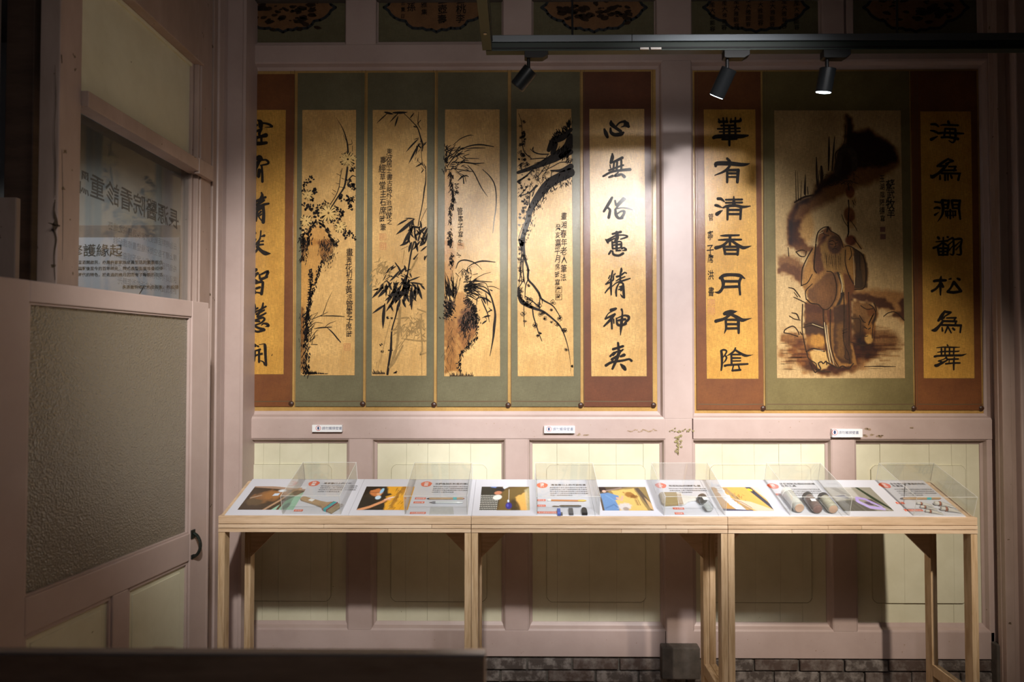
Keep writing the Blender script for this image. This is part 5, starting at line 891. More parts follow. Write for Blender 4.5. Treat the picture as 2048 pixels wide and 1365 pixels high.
# ================================================================ scalloped panels above
def cart(cx, board, label, kind):
    X0, Z0, X1, Z1 = XZ(board[0], -48, board[1], 77, YW); e = empty('cartouche_panel', ((X0 + X1) / 2, 3.24, Z0), label, 'painting', 'scalloped paintings above the scrolls')
    B(X0, X1, 3.228, 3.262, Z0, Z1).build('board', 'green_mount', e)
    half = [(105, 0), (96, 6), (92, 13), (84, 20), (74, 25), (62, 27), (58, 34), (48, 41), (36, 42), (28, 41), (20, 45), (10, 44), (0, 49)]
    pts = [(cx + a, 15 + b) for a, b in half] + [(cx - a, 15 + b) for a, b in half[-2::-1]]; pts += [(cx - a, 15 - b) for a, b in half[1:]] + [(cx + a, 15 - b) for a, b in half[-2:0:-1]]
    mb = MB(); c = [Vector(P(x, y, 3.2275)) for x, y in pts]; mb.prism(c, (0, .002, 0)); 
    mb.build('scalloped_field', 'cart_brown', e)
    mb = MB()
    for i in range(len(pts)): a, b = pts[i], pts[(i + 1) % len(pts)]; ribbon(mb, [(*a, 5.5), (*b, 5.5)], WM(3.2262), 1)
    mb.build('dark_border', 'ink_blue', e)
    mb = MB(); m6 = WM(3.2255); r = rs(int(cx))
    if kind == 0:
        for k in range(60): fleck(mb, cx + r.uniform(-70, 70), 15 + abs(r.gauss(0, 14)) * r.choice((-1, 1, 1)), r.uniform(1, 6), m6, 2.2, r.uniform(-20, 20), rr=r)
        mb.build('landscape', 'ink_brown', e, kind='stuff')
    else:
        for s, x, y, z, st in kind: vtext(mb, s, x, y, z, m6, st, .012, rng=r)
        mb.build('calligraphy', 'ink', e, kind='stuff')
silk('cart_brown', (.24, .12, .05), (.13, .06, .024), .3, .2, .6, False); mat('ink_blue', (.012, .016, .02), .6)
cart(566, (WX0 + 6, 688), 'scalloped landscape panel in the top row next to the corner post', 0)
cart(873, (755, 1003), 'scalloped panel of large characters in the top row, behind the hanging lamp arm', [('書畫桃李', 921, -30, 20, 19), ('同並壺壽', 884, -32, 20, 20), ('西園雅集', 848, -28, 14, 15), ('王孫', 822, -20, 20, 24), ('癸丑夏日', 806, -12, 10, 13)])
cart(1188, (1067, 1310), 'scalloped landscape panel in the top row above the two wide scrolls of plum and script', 0)
cart(1512, (1386, 1641), 'scalloped panel covered with columns of small characters in the top row', [('春風大雅能容', 1425 + k * 24, -20 + abs(k - 4) * 3, 11, 12) for k in range(8)])
cart(1832, (1710, 1961), 'darkest scalloped panel in the top row, nearest the end post', 0)
# ================================================================ do-not-touch signs
def sign(x0, y0, x1, y1, label):
    X0, Z0, X1, Z1 = XZ(x0, y0, x1, y1, YW); e = empty('notice_sign', ((X0 + X1) / 2, 3.19, Z0), label, 'sign', 'small white notices on the rail')
    B(X0, X1, 3.176, 3.1955, Z0, Z1).build('plate', 'sign_white', e, bevel=.001)
    m6 = WM(3.1756); W = x1 - x0; H = y1 - y0; u = lambda f: x0 + 1 + W * f * (3.176 / 3.2 if 0 else 1)
    cx, cy = x0 + W * .16, (y0 + y1) / 2; mb = MB(); r = H * .34
    ribbon(mb, [(cx + math.cos(a) * r, cy + math.sin(a) * r, .95) for a in [k * math.pi / 8 for k in range(17)]], m6, 1); mb.build('red_ring', 'sign_red', e)
    mb = MB(); poly(mb, [(cx + math.cos(a) * r * .42, cy + math.sin(a) * r * .72) for a in [k * math.pi / 5 for k in range(10)]], m6)
    text(mb, '請勿觸摸壁畫', x0 + W * .28, cy + H * .19, W * .114, m6, .0); mb.build('lettering', 'sign_blue', e)
sign(627, 850, 686.5, 864, 'white do-not-touch sign under the chrysanthemum scroll'); sign(1088, 851.5, 1149, 866, 'white do-not-touch sign under the plum blossom scroll'); sign(1660, 857, 1720, 873.5, 'white do-not-touch sign under the bearded man painting')
# ================================================================ display tables
YF, YB = 2.56, 2.83
ZF = P(1037, 1032, YF).z; ZB = P(1037, 959.5, YB).z
TX0 = P(436, 1050, 2.55).x; TXS = [TX0, P(942.5, 1050, 2.55).x, P(1455.5, 1050, 2.55).x, P(1955.5, 1050, 2.55).x]
zap = [P(1037, y, 2.55).z for y in (1033.5, 1050, 1058.2, 1066.5)]
th = math.atan2(ZB - ZF, YB - YF); SL = math.hypot(ZB - ZF, YB - YF)
SU = Vector((0, math.cos(th), math.sin(th))); SN = Vector((0, -math.sin(th), math.cos(th)))
labs = ['pine display table at the glazed door end, under the flat brush and pencil cases', 'middle pine display table, under the eraser blocks and broad bristle brush cases', 'pine display table at the far end, under the pigment jar and paint tube cases']
for k in range(3):
    a, b = TXS[k] + .0006, TXS[k + 1] - .0006
    e = empty('display_table', ((a + b) / 2, 2.7, ZFL), labs[k], 'table', 'pine display tables')
    B(a, b, 2.58, 2.6, zap[3] + .002, zap[1] + .001).build('inner_rail', 'plywood_edge', e)
    B(a, b, 2.55, 2.575, zap[1] + .0005, zap[0] - .001).build('apron_board', 'plywood_face', e, bevel=.0012)
    # two frame strips, each spliced from lengths
    for z1, z0 in ((zap[1], zap[2]), (zap[2], zap[3])):
        cuts = sorted([a] + [a + (b - a) * R.uniform(.15, .85) for _ in range(1 if R.random() < .5 else 2)] + [b])
        for u, v in zip(cuts, cuts[1:]): B(u + .0003, v - .0003, 2.548, 2.58, z0 + .0006, z1 - .0016).build('frame_strip', R.choice(['plywood_pale', 'plywood_face']), e, bevel=.0012)
    B(a, b, 2.80, 2.845, zap[3], zap[1]).build('back_rail', 'plywood_face', e, bevel=.001)
    for x in (a, b - .025): B(x, x + .025, 2.60, 2.80, zap[3], zap[1]).build('side_rail', 'plywood_face', e, bevel=.001)
    # wedge-shaped sides, sloping top and back board
    for x in (a, b - .015):
        MB().prism([(x, 2.575, zap[1]), (x, 2.845, zap[1]), (x, 2.845, ZB - .010), (x, 2.575, ZF + (ZB - ZF) * .055 - .0105)], (.015, 0, 0)).build('side_panel', 'plywood_face', e)
    B(a + .015, b - .015, 2.833, 2.845, zap[1], ZB - .012).build('back_board', 'plywood_face', e)
    p = Vector((a, YF, ZF)) + SU * .016 - SN * .0085; q = p + SU * (SL - .02)
    MB().prism([p, q, q - SN * .009, p - SN * .009], (b - a, 0, 0)).build('top_board', 'plywood_face', e)
    for sx in (0, 1):
        x = a if sx == 0 else b - .0245; o = .008 if (k == 0 and sx == 0) else (-.012 if (k == 2 and sx == 1) else 0)
        for y, d in ((2.551, .045), (2.80, .045)):
            dx = .0 if y < 2.7 else (.0 if sx == 0 else 0)
            mb = MB().hexa([(x - (0.02 if k == 2 and sx == 1 else 0) * -1 * 1.0 if False else x, y, ZFL), (x + .0245, y, ZFL), (x + .0245, y + d, ZFL), (x, y + d, ZFL)], [(x, y, zap[3]), (x + .0245, y, zap[3]), (x + .0245, y + d, zap[3]), (x, y + d, zap[3])])
            mb.build('leg', 'plywood_leg', e, bevel=.0015)
        B(x, x + .0245, 2.597, 2.799, .165, .21).build('side_stretcher', 'plywood_leg', e, bevel=.001)
    g = .165
    for sx in (0, 1):
        x = a + .0245 if sx == 0 else b - .0245; s = 1 if sx == 0 else -1
        MB().prism([(x, 2.803, zap[3]), (x + s * g, 2.803, zap[3]), (x, 2.803, zap[3] - g)], (0, .012, 0)).build('corner_gusset', 'plywood_face', e, bevel=.0008)
# ---------------------------------------------------------------- info boards
SX = [P(449 + 247.2 * k, 1032, YF).x for k in range(7)]
WS = SX[1] - SX[0]; px = WS / 247.2
def SP(k, u, v, h=0):   # u in front-edge pixels from the left of section k, v = 0 front .. 1 back, h in metres above the board
    return Vector((SX[k] + u * px, YF, ZF)) + SU * (v * SL) + SN * h
VV = [0, .1, .2, .3, .4, .5, .6, .7, .8, .9, 1]
def v_of(py):   # row of the picture -> v on the slope (measured along its middle)
    d = ray(1037, py); n = SN; t = (Vector((0, YF, ZF)) - CAM).dot(n) / d.dot(n); p = CAM + d * t; return (p - Vector((0, YF, ZF))).dot(SU) / SL
def UV(k, x, y, h=.004):
    d = ray(x, y); o = Vector((0, YF, ZF)) + SN * h; t = (o - CAM).dot(SN) / d.dot(SN); p = CAM + d * t
    return ((p.x - SX[k]) / px, (1 - (p - o).dot(SU) / SL) * SL / px)
vA, vB = v_of(1021.5), v_of(974.5)   # photograph's lower and upper edges
AS = SL / px   # slope length in the same units as u
BODY = ['建築彩繪於長年使用過程中會附著灰塵與蛛網髒污', '先以軟毛刷由上而下輕輕掃除表面浮塵再行清潔', '工作時注意不可傷及脆弱起翹之顏料層與金箔', '並將掃下之塵埃以吸塵設備同步收集避免飛散', '每完成一區即拍照記錄以為日後修護之依據']
INFO = [('除塵', '清潔傷口上的灰塵', ['羊毛刷'], 'grey_board'), ('加固', '治療龜裂顏料層的傷口', ['極細毛筆', '自來水筆', '日本典具帖紙'], ''), ('清潔', '清潔傷口上的污垢物質', ['棉花棒', '手術刀', '各式清潔用海綿塊'], ''), ('保護', '服服貼貼的隔離防護', ['羊毛排刷', '凡尼斯'], ''), ('填補', '填補材料及相近的紋理', ['填補料'], ''), ('全色', '全色筆恢復畫面的色彩', ['毛筆', '水彩與礦物顏料'], '')]
blabs = ['printed board with a brown mural fragment photo, badge and text on dust removal', 'printed board with a photo of a masked conservator bending to a golden mural', 'printed board with a photo of a kneeling worker and a deep blue hanging bulb', 'printed board with a photo of a worker in a light blue shirt', 'printed board with a photo of a hand touching a peeling painting', 'printed board with a photo of a purple-gloved hand over grey stone']
def photo(k, e):
    u0, u1 = ((18, 131), (12, 116), (14, 116), (17, 120), (15, 117), (11, 112))[k]; W = u1 - u0; H = 66
    ra = Raster(0, 0, W, H, 1.0, (.1, .08, .06)); X = W / 102.; Pq = lambda L: [(a * X, b) for a, b in L]
    M = dict(mode='mix')
    if k == 0:
        ra.C[:] = (.07, .05, .035); ra.poly(Pq([(0, -2), (W, -2), (W, 14), (60, 9), (0, 3)]), (.42, .28, .2), 1, 1.5, **M); ra.poly(Pq([(25, -2), (W, -2), (W, 10)]), (.75, .78, .84), 1, 1.5, **M)
        ra.blob(40, 30, 32, 17, (.26, .13, .055), 1, .3, -15, 'mix', .5, 6); ra.blob(56, 24, 24, 11, (.36, .17, .06), 1, .3, -10, 'mix', .4, 6); ra.blob(22, 45, 18, 9, (.13, .09, .05), 1, .4, 10, 'mix', .5)
        ra.line([(8, 34), (28, 26)], 1.6, (.6, .52, .42), .9, 1, 'mix'); ra.blob(66, 13, 8, 4, (.75, .85, .95), .9, .6, 0, 'mix'); ra.poly(Pq([(48, 21), (58, 20), (57, 27), (46, 28)]), (.62, .75, .9), 1, 1, **M)
        ra.line([(50, 70), (74, 40), (90, 12), (102, 6)], 5, (.5, .32, .2), 1, 1.5, 'mix'); ra.poly(Pq([(60, 68), (78, 42), (104, 14), (104, 68)]), (.33, .58, .44), 1, 1.5, **M); ra.line([(80, 68), (83, 40), (92, 28)], 5, (.12, .06, .04), 1, 1.5, 'mix'); ra.blob(94, 56, 6, 10, (.15, .15, .2), .8, .5, 25, 'mix')
    elif k == 1:
        ra.C[:] = (.03, .025, .02); ra.poly(Pq([(44, -2), (104, -2), (104, 68), (54, 68), (52, 40), (50, 25)]), (.85, .42, .035), 1, 4, 'mix', 5, 7); ra.poly(Pq([(76, -2), (90, -2), (74, 30), (70, 60), (60, 66), (62, 40)]), (.35, .16, .03), .8, 5, 'mix', 8, 6)
        for _ in range(34): x = R.uniform(54, 100); y = R.uniform(2, 60); ra.line([(x, y), (x - R.uniform(0, 7), y + R.uniform(3, 12))], R.uniform(.8, 1.8), R.choice([(.2, .08, .02), (.95, .6, .12), (.6, .25, .03)]), .7, 1, 'mix')
        ra.blob(26, 17, 15, 11, (.62, .22, .07), 1, .25, 25, 'mix'); ra.poly(Pq([(-2, -2), (34, -2), (26, 6), (12, 12), (8, 24), (-2, 26)]), (.015, .012, .012), 1, 2, 'mix', 3, 4); ra.blob(33, 22, 5, 4, (.9, .5, .25), .8, .5, 0, 'mix'); ra.line([(12, 17), (32, 18)], .9, (.05, .03, .03), .9, .8, 'mix')
        ra.blob(37, 13, 3.6, 8, (.35, .65, .9), 1, .3, 10, 'mix'); ra.blob(34, 32, 6, 5.5, (.6, .78, .92), 1, .3, 0, 'mix'); ra.poly(Pq([(-2, 30), (20, 34), (34, 44), (30, 68), (-2, 68)]), (.02, .02, .02), 1, 2, **M)
        ra.line([(4, 66), (24, 58), (46, 44), (58, 33)], 6.5, (.78, .36, .17), 1, 1.6, 'mix'); ra.line([(50, 38), (64, 31)], 4, (.9, .55, .38), 1, 1.5, 'mix'); ra.line([(56, 34), (68, 30)], 1.5, (.95, .9, .8), 1, 1, 'mix'); ra.blob(60, 38, 3, 2, (.8, .45, .3), 1, .4, 0, 'mix'); ra.poly(Pq([(38, 22), (56, 20), (60, 24), (40, 32)]), (.02, .018, .015), 1, 2, **M)
    elif k == 2:
        ra.C[:] = (.13, .085, .035); ra.poly(Pq([(46, -2), (62, -2), (56, 2), (46, 9)]), (.7, .72, .78), 1, 1.5, **M); ra.poly(Pq([(48, 10), (96, -2), (104, -2), (104, 68), (40, 68), (40, 40)]), (.17, .115, .04), 1, 3, 'mix', 5, 8); ra.poly(Pq([(72, 30), (96, 14), (100, 20), (98, 68), (78, 68)]), (.8, .45, .12), 1, 3, 'mix', 4, 5); ra.poly(Pq([(92, 10), (104, 0), (104, 68), (96, 68)]), (.55, .5, .3), .8, 4, **M)
        ra.blob(72, 58, 10, 22, (.05, .035, .02), .9, .4, -14, 'mix'); ra.poly(Pq([(-2, -2), (30, 0), (40, 30), (34, 68), (-2, 68)]), (.025, .03, .03), 1, 2, **M)
        for a in range(11):
            for b2 in range(9): ra.blob(2 + a * 3.4 - b2 * .3, 26 + b2 * 5, 1.1, 1.5, (.75, .78, .75), .85 if (a + b2) % 1 == 0 else 0, .5, -20, 'mix')
        ra.blob(38, 7, 12, 6.5, (.02, .02, .025), 1, .25, 18, 'mix'); ra.poly(Pq([(18, -2), (34, -1), (30, 4), (20, 2)]), (.12, .2, .5), 1, 1.5, **M); ra.blob(36, 18, 8, 5, (.6, .25, .15), 1, .3, -10, 'mix'); ra.blob(35, 31, 9.5, 7, (.85, .85, .82), 1, .22, -20, 'mix')
        ra.line([(59, 8), (59, 36)], 1, (.75, .7, .65), 1, .8, 'mix'); ra.blob(58, 41, 2, 4, (.7, .8, .95), 1, .3, 0, 'mix'); ra.blob(59, 54, 6.5, 9, (.03, .03, .28), 1, .25, 0, 'mix'); ra.blob(57, 53, 2, 4, (.12, .12, .6), .9, .6, 0, 'mix')
    elif k == 3:
        ra.C[:] = (.10, .075, .05); ra.poly(Pq([(20, 10), (78, -2), (104, -2), (104, 68), (30, 68)]), (.3, .22, .09), 1, 3, **M); ra.poly(Pq([(28, 12), (76, 4), (90, 68), (34, 68)]), (.74, .50, .16), 1, 2, 'mix', 2, 6); ra.line([(14, 12), (50, 3)], 3, (.3, .22, .2), 1, 1.5, 'mix'); ra.poly(Pq([(78, 4), (86, 2), (104, 50), (104, 68), (98, 68)]), (.10, .075, .06), 1, 2, **M); ra.poly(Pq([(92, 30), (104, 50), (104, 68), (96, 60)]), (.6, .4, .18), 1, 2, **M)
        ra.blob(64, 23, 13, 7, (.30, .13, .03), .9, .5, 25, 'mix', .6, 4); ra.blob(72, 28, 8, 5, (.2, .08, .02), .8, .5, 10, 'mix', .5, 3)
        for _ in range(8): x = R.uniform(70, 80); ra.line([(x, 36), (x + 2, 52)], 1, (.2, .1, .04), .6, 1, 'mix')
        ra.blob(8, 6, 9, 8, (.02, .015, .02), 1, .25, 0, 'mix'); ra.blob(12, 13, 4, 3.5, (.75, .45, .35), 1, .3, 0, 'mix'); ra.poly(Pq([(2, 20), (20, 17), (40, 26), (38, 36), (30, 38), (36, 58), (32, 68), (4, 68), (4, 40)]), (.13, .27, .52), 1, 2, **M); ra.line([(14, 24), (30, 40)], 2, (.2, .38, .65), .8, 2, 'mix'); ra.line([(8, 60), (26, 50), (34, 60)], 2, (.06, .13, .3), .8, 2, 'mix')
        ra.line([(36, 32), (44, 38), (48, 28)], 5, (.72, .42, .3), 1, 1.5, 'mix'); ra.blob(47, 56, 13, 10, (.62, .6, .6), .95, .35, -10, 'mix', .5, 3); ra.blob(48, 62, 6, 5, (.3, .24, .2), .8, .4, 0, 'mix')
    elif k == 4:
        ra.C[:] = (.80, .42, .12); ra.poly(Pq([(-2, -2), (22, -2), (46, 68), (-2, 68)]), (.48, .28, .10), 1, 3, 'mix', 7, 6); ra.poly(Pq([(10, -2), (20, -2), (30, 30), (48, 68), (30, 68), (12, 30)]), (.74, .77, .84), 1, 2, 'mix', 6, 5); ra.poly(Pq([(24, 2), (34, 2), (48, 40), (60, 66), (46, 60), (34, 30)]), (.36, .26, .14), .9, 2, 'mix', 4, 5)
        for _ in range(16): x = R.uniform(36, 60); y = R.uniform(16, 42); ra.line([(x, y), (x + R.uniform(-5, 8), y + R.uniform(-4, 8))], 1.2, (.12, .09, .04), .8, 1, 'mix')
        ra.poly(Pq([(64, -2), (72, -2), (104, 60), (100, 68)]), (.82, .45, .13), 1, 2, **M); ra.poly(Pq([(72, -2), (84, -2), (104, 50), (104, 68), (100, 62)]), (.05, .06, .09), 1, 2, **M); ra.blob(80, 8, 5, 3.5, (.9, .65, .05), 1, .3, 30, 'mix'); ra.poly(Pq([(86, -2), (104, -2), (104, 40)]), (.55, .6, .55), 1, 2, **M)
        ra.poly(Pq([(34, 34), (50, 38), (66, 42), (90, 56), (104, 64), (104, 68), (70, 68), (54, 56)]), (.80, .55, .42), 1, 2, **M); ra.line([(30, 35), (46, 42), (60, 58)], 1.8, (.15, .1, .08), .9, 1.5, 'mix'); ra.poly(Pq([(-2, 60), (60, 64), (60, 68), (-2, 68)]), (.07, .08, .14), 1, 2, **M)
    else:
        ra.C[:] = (.30, .29, .24); ra.poly(Pq([(-2, -2), (60, -2), (60, 30), (30, 34), (-2, 40)]), (.5, .49, .46), 1, 3, 'mix', 3, 8); ra.poly(Pq([(-2, 42), (40, 36), (70, 68), (-2, 68)]), (.12, .115, .10), 1, 3, **M)
        for a in range(5): ra.line([(14 + a * 3, -2), (28 + a * 2.4, 20)], .9, (.05, .05, .06), .9, .8, 'mix')
        for a in range(6): ra.line([(36, 6 + a * 4), (66, 8 + a * 4)], 1, (.2, .19, .14), .6, 1, 'mix')
        ra.poly(Pq([(8, 26), (30, 22), (36, 32), (22, 30)]), (.06, .07, .15), 1, 2, **M); ra.poly(Pq([(68, -2), (74, -2), (104, 62), (104, 68), (84, 40)]), (.03, .05, .03), 1, 1.5, **M); ra.poly(Pq([(66, 34), (80, 34), (90, 56), (80, 60)]), (.10, .09, .06), 1, 2, **M)
        ra.line([(46, 40), (52, 30), (66, 34), (84, 54)], 6, (.42, .33, .72), 1, 2, 'mix'); ra.line([(48, 42), (60, 56), (84, 60)], 8, (.50, .42, .82), 1, 2, 'mix'); ra.blob(66, 46, 8, 4, (.10, .07, .12), 1, .4, 25, 'mix'); ra.line([(70, 44), (94, 64)], 1.2, (.6, .6, .65), 1, .8, 'mix')
        for _ in range(20): x = R.uniform(0, 50); ra.line([(x, 44), (x + 6, 66)], 1, (.25, .25, .22), .3, 1.2, 'mix')
    ra.grain(.1, 1.5, 1.5)
    ra.build('photograph', 'print', lambda x, y: SP(k, u0 + x, vB + (vA - vB) * y / H, .0006), e)
for k in range(6):
    a = SX[k] + .0004; b = SX[k + 1] - .0004; p = Vector((a, YF, ZF))
    e = empty('info_board', ((a + b) / 2, (YF + YB) / 2, (ZF + ZB) / 2), blabs[k], 'sign board', 'printed boards on the sloping table tops')
    MB().prism([p, p + SU * SL, p + SU * SL - SN * .008, p - SN * .008], (b - a, 0, 0)).build('board', 'board_white', e)
    photo(k, e)
    badge, title, tags_, _ = INFO[k]; mb = MB(); bu, by = UV(k, *((628, 968), (852.8, 969), (1084.4, 971.5), (1321.5, 972), (1546, 973), (1769.6, 971.7))[k], 0); cu, cv = bu, 1 - by / AS; ru = 12
    mb.add([SP(k, cu + math.cos(t) * ru * (1 + .05 * math.sin(5 * t)), cv + math.sin(t) * ru / AS, .0006) for t in [i * math.pi / 12 for i in range(24)]], [tuple(range(24))]); mb.build('badge', 'orange_print', e)
    f = lambda x, y, h=.0010: SP(k, x, y_(y), h)
    y_ = lambda y: 1 - y / AS   # y counted down from the back edge, same units as u
    mb = MB(); text(mb, badge[0], cu - 4.6, (1 - cv) * AS - .8, 9, f, .02); text(mb, badge[1], cu - 4.6, (1 - cv) * AS + 8, 9, f, .02); mb.build('badge_lettering', 'white_print', e)
    mb = MB(); tx0, ty0 = UV(k, *((646.7, 969), (870, 970), (1101.5, 972.2), (1338, 974), (1560, 970), (1781, 970))[k], 0); text(mb, title, tx0, ty0, 8, f, .014, sx=.95)
    bn = 5 if k == 2 else (4 if k != 3 else 3)
    for i in range(bn): text(mb, BODY[i][(k * 3 + i) % 3:][:17 if i < bn - 1 else 10], tx0 - 3, ty0 + 11 + i * 8.2 + (12 if k >= 4 else 0), 4.7, f, .006)
    if k >= 4: text(mb, ('塑形工具', '及畫筆')[k - 4], tx0, ty0 + 9.5, 8, f, .014)
    mb.build('lettering', 'print_black', e, kind='stuff')
    tp = [[(588, 1022)], [(830, 998), (827, 1005.9), (820, 1027)], [(1074, 1001.5), (1074, 1012.5), (1074.5, 1026)], [(1346, 1018), (1349.5, 1028)], [(1552, 990)], [(1792, 1007), (1809, 1021.5)]][k]
    tp = [(*UV(k, *q_, 0), 3) for q_ in tp]
    for (u, y, n), s in zip(tp, tags_):
        W = max(17, 4.6 * len(s) + 4); mb = MB(); mb.quad(f(u, y + 3.6, .0008), f(u + W, y + 3.6, .0008), f(u + W, y - 4, .0008), f(u, y - 4, .0008)); mb.build('caption_strip', 'orange_print', e)
        mb = MB(); text(mb, s, u + 2, y + 1.9, 4.6, f, .008); mb.build('caption_lettering', 'white_print', e, kind='stuff')
# ---------------------------------------------------------------- acrylic cases
m = clear('edge_glint', (.8, .82, .8), .75, (.95, .96, .94), 1.0, .1)
clabs = ['clear acrylic case over the wide flat brush', 'clear acrylic case over the bamboo pencil brush and water pen', 'clear acrylic case over the scalpel and eraser blocks', 'clear acrylic case over the broad bristle brush and glass jar', 'clear acrylic case over the three pigment jars', 'clear acrylic case over the paint tubes']
CU = [(116, 232), (113, 238), (129, 254), (137, 258), (142, 258), (141, 258.5)]
for k in range(6):
    u0, u1 = CU[k]; v0, v1 = .015, .985; H = .078; T = .003; e = empty('acrylic_case', SP(k, (u0 + u1) / 2, .5, 0), clabs[k], 'display case', 'acrylic cases on the boards')
    x0 = SP(k, u0, 0).x; x1 = SP(k, u1, 0).x; O = Vector((0, YF, ZF)) + SU * (v0 * SL) + SN * .0008; L = (v1 - v0) * SL
    def Q(x, l, h): return Vector((x, 0, 0)) + O + SU * l + SN * h
    def pan(name, xa, xb, la, lb, ha, hb, m='acrylic'):
        MB().hexa([Q(xa, la, ha), Q(xb, la, ha), Q(xb, lb, ha), Q(xa, lb, ha)], [Q(xa, la, hb), Q(xb, la, hb), Q(xb, lb, hb), Q(xa, lb, hb)]).build(name, m, e)
    pan('top_panel', x0, x1, 0, L, H - T, H); pan('front_panel', x0, x1, 0, T, 0, H - T); pan('back_panel', x0, x1, L - T, L, 0, H - T)
    pan('side_panel', x0, x0 + T, T, L - T, 0, H - T); pan('side_panel', x1 - T, x1, T, L - T, 0, H - T)
    w_ = .0011
    for args in ((x0, x1, -w_, 0, H - w_, H), (x0, x1, L, L + w_, H - w_, H), (x0 - w_, x0, 0, L, H - w_, H), (x1, x1 + w_, 0, L, H - w_, H), (x0 - w_, x0, -w_, 0, 0, H), (x1, x1 + w_, -w_, 0, 0, H), (x0 - w_, x0, L, L + w_, 0, H), (x1, x1 + w_, L, L + w_, 0, H)):
        pan('bright_edge', *args, m='edge_glint')  # added whitish strips, the bright light along the edges put into their colour
# ---------------------------------------------------------------- tools in the cases
mat('brush_wood', (.50, .34, .19), .5, (.4, .26, .13), 30, stretch=(1, 6, 6)); mat('teal_tape', (.05, .42, .45), .4); mat('bristle', (.42, .33, .2), .8, (.3, .22, .12), 120, stretch=(9, 1, 1), bump=.6); mat('pale_bristle', (.42, .32, .13), .8, (.28, .2, .08), 120, stretch=(1, 9, 9), bump=.6)
mat('dark_hair', (.05, .03, .03), .6); mat('binding_red', (.35, .05, .07), .6); mat('clear_pen', (.62, .66, .68), .15); mat('white_handle', (.75, .73, .68), .35); mat('amber_stick', (.55, .2, .03), .3); mat('yellow_stick', (.7, .45, .05), .35)
mat('steel', (.30, .31, .32), .25, metal=.9); mat('eraser_blue', (.08, .14, .5), .6); mat('block_grey', (.10, .10, .11), .8); mat('block_black', (.015, .015, .017), .55); mat('tissue', (.55, .56, .56), .8, (.48, .49, .5), 80)
mat('tube_white', (.58, .57, .54), .35); mat('tube_band', (.30, .10, .05), .4); mat('tube_crimp', (.35, .34, .33), .35, metal=.7)
mat('cotton', (.86, .85, .80), .9, (.75, .74, .7), 60, bump=.8, bscale=90); mat('pigment_brown', (.28, .17, .15), .9, (.2, .11, .1), 60, bump=.6); mat('pigment_cream', (.78, .74, .60), .9, (.6, .56, .42), 55, bump=.6); mat('cork_end', (.62, .42, .30), .8); mat('black_lid', (.02, .02, .022), .4)
clear('jar_glass', (.9, .92, .92), .05, rough=.03)
mat('wire', (.28, .27, .25), .4, metal=.8)
def root(name, k, u, v, label, cat, group=None): return empty(name, SP(k, u, v, 0), label, cat, group)
def cyl(name, m, k, a, b, rad, h, e, seg=14, flat=1.0):   # a, b = (u, y from back edge)
    p = SP(k, a[0], 1 - a[1] / AS, h); q = SP(k, b[0], 1 - b[1] / AS, h); return MB().tube(p, q, rad, seg, SN, flat).build(name, m, e, smooth=True)
def plate(name, m, k, pts, h0, h1, e, bevel=.0008):   # flat outline in (u, y), given thickness
    return MB().prism([SP(k, x, 1 - y / AS, h0) for x, y in pts], SN * (h1 - h0)).build(name, m, e, bevel=bevel)
# case 1: wide flat brush
e = root('flat_brush', 0, 190, .35, 'wide flat brush with a pale wooden handle and a teal band', 'brush')
d = (70, 60.); A = UV(0, 603, 997.5); Bp = UV(0, 671, 1018)
def alongp(t, o): dx, dy = Bp[0] - A[0], Bp[1] - A[1]; l = math.hypot(dx, dy); return (A[0] + dx * t - dy / l * o, A[1] + dy * t + dx / l * o)
hand = [(0, .0), (.01, -5), (.06, -6.5), (.5, -7), (.68, -9), (.74, -14), (.82, -16), (.82, 16), (.74, 14), (.68, 9), (.5, 7), (.06, 6.5), (.01, 5)]
plate('handle', 'brush_wood', 0, [alongp(t, o) for t, o in hand][::-1], .001, .010, e, .002)
plate('binding', 'teal_tape', 0, [alongp(t, o) for t, o in ((.80, -16.3), (.9, -16.8), (.9, 16.8), (.80, 16.3))][::-1], .0005, .0115, e)
plate('binding', 'binding_red', 0, [alongp(t, o) for t, o in ((.79, -16.4), (.806, -16.6), (.806, 16.6), (.79, 16.4))][::-1], .0004, .0118, e); plate('binding', 'binding_red', 0, [alongp(t, o) for t, o in ((.895, -17), (.912, -17), (.912, 17), (.895, 17))][::-1], .0004, .0118, e)
plate('bristles', 'bristle', 0, [alongp(t, o) for t, o in ((.91, -16.5), (1.06, -18.5), (1.06, 18.5), (.91, 16.5))][::-1], .001, .009, e, .002)
plate('label_sticker', 'white_print', 0, [alongp(t, o) for t, o in ((.24, -4.5), (.36, -5), (.36, 4), (.24, 4))][::-1], .0102, .0105, e, 0)
# case 2: two pens and a sheet of tissue
def fbrush(k, a, b, e_, r=.0042, tape=(.72, .82)):
    e = root('pencil_brush', k, (a[0] + b[0]) / 2, 1 - a[1] / AS, e_, 'brush', 'bamboo brushes with a teal band'); L = lambda t: (a[0] + (b[0] - a[0]) * t, a[1] + (b[1] - a[1]) * t)
    cyl('handle', 'brush_wood', k, L(.07), L(1), [(0, r * .8), (.03, r), (.97, r), (1, r * .7)], r, e); cyl('tip', 'dark_hair', k, L(0), L(.08), [(0, .0004), (.5, r * .55), (1, r * .8)], r, e)
    cyl('tape', 'teal_tape', k, L(tape[0]), L(tape[1]), [(0, r * 1.08), (1, r * 1.08)], r, e); cyl('hanging_loop', 'binding_red', k, L(.99), L(1.03), [(0, r * .6), (1, .0008)], r, e)
    return e
fbrush(1, UV(1, 853, 998), UV(1, 927, 997.6), 'slim bamboo pencil brush with teal tape above a clear water pen')
e = root('water_pen', 1, 190, .3, 'clear plastic water brush pen with a dark collar on white board', 'pen')
W1 = UV(1, 858, 1005.8); W2 = UV(1, 871, 1005.8); W3 = UV(1, 925, 1006)
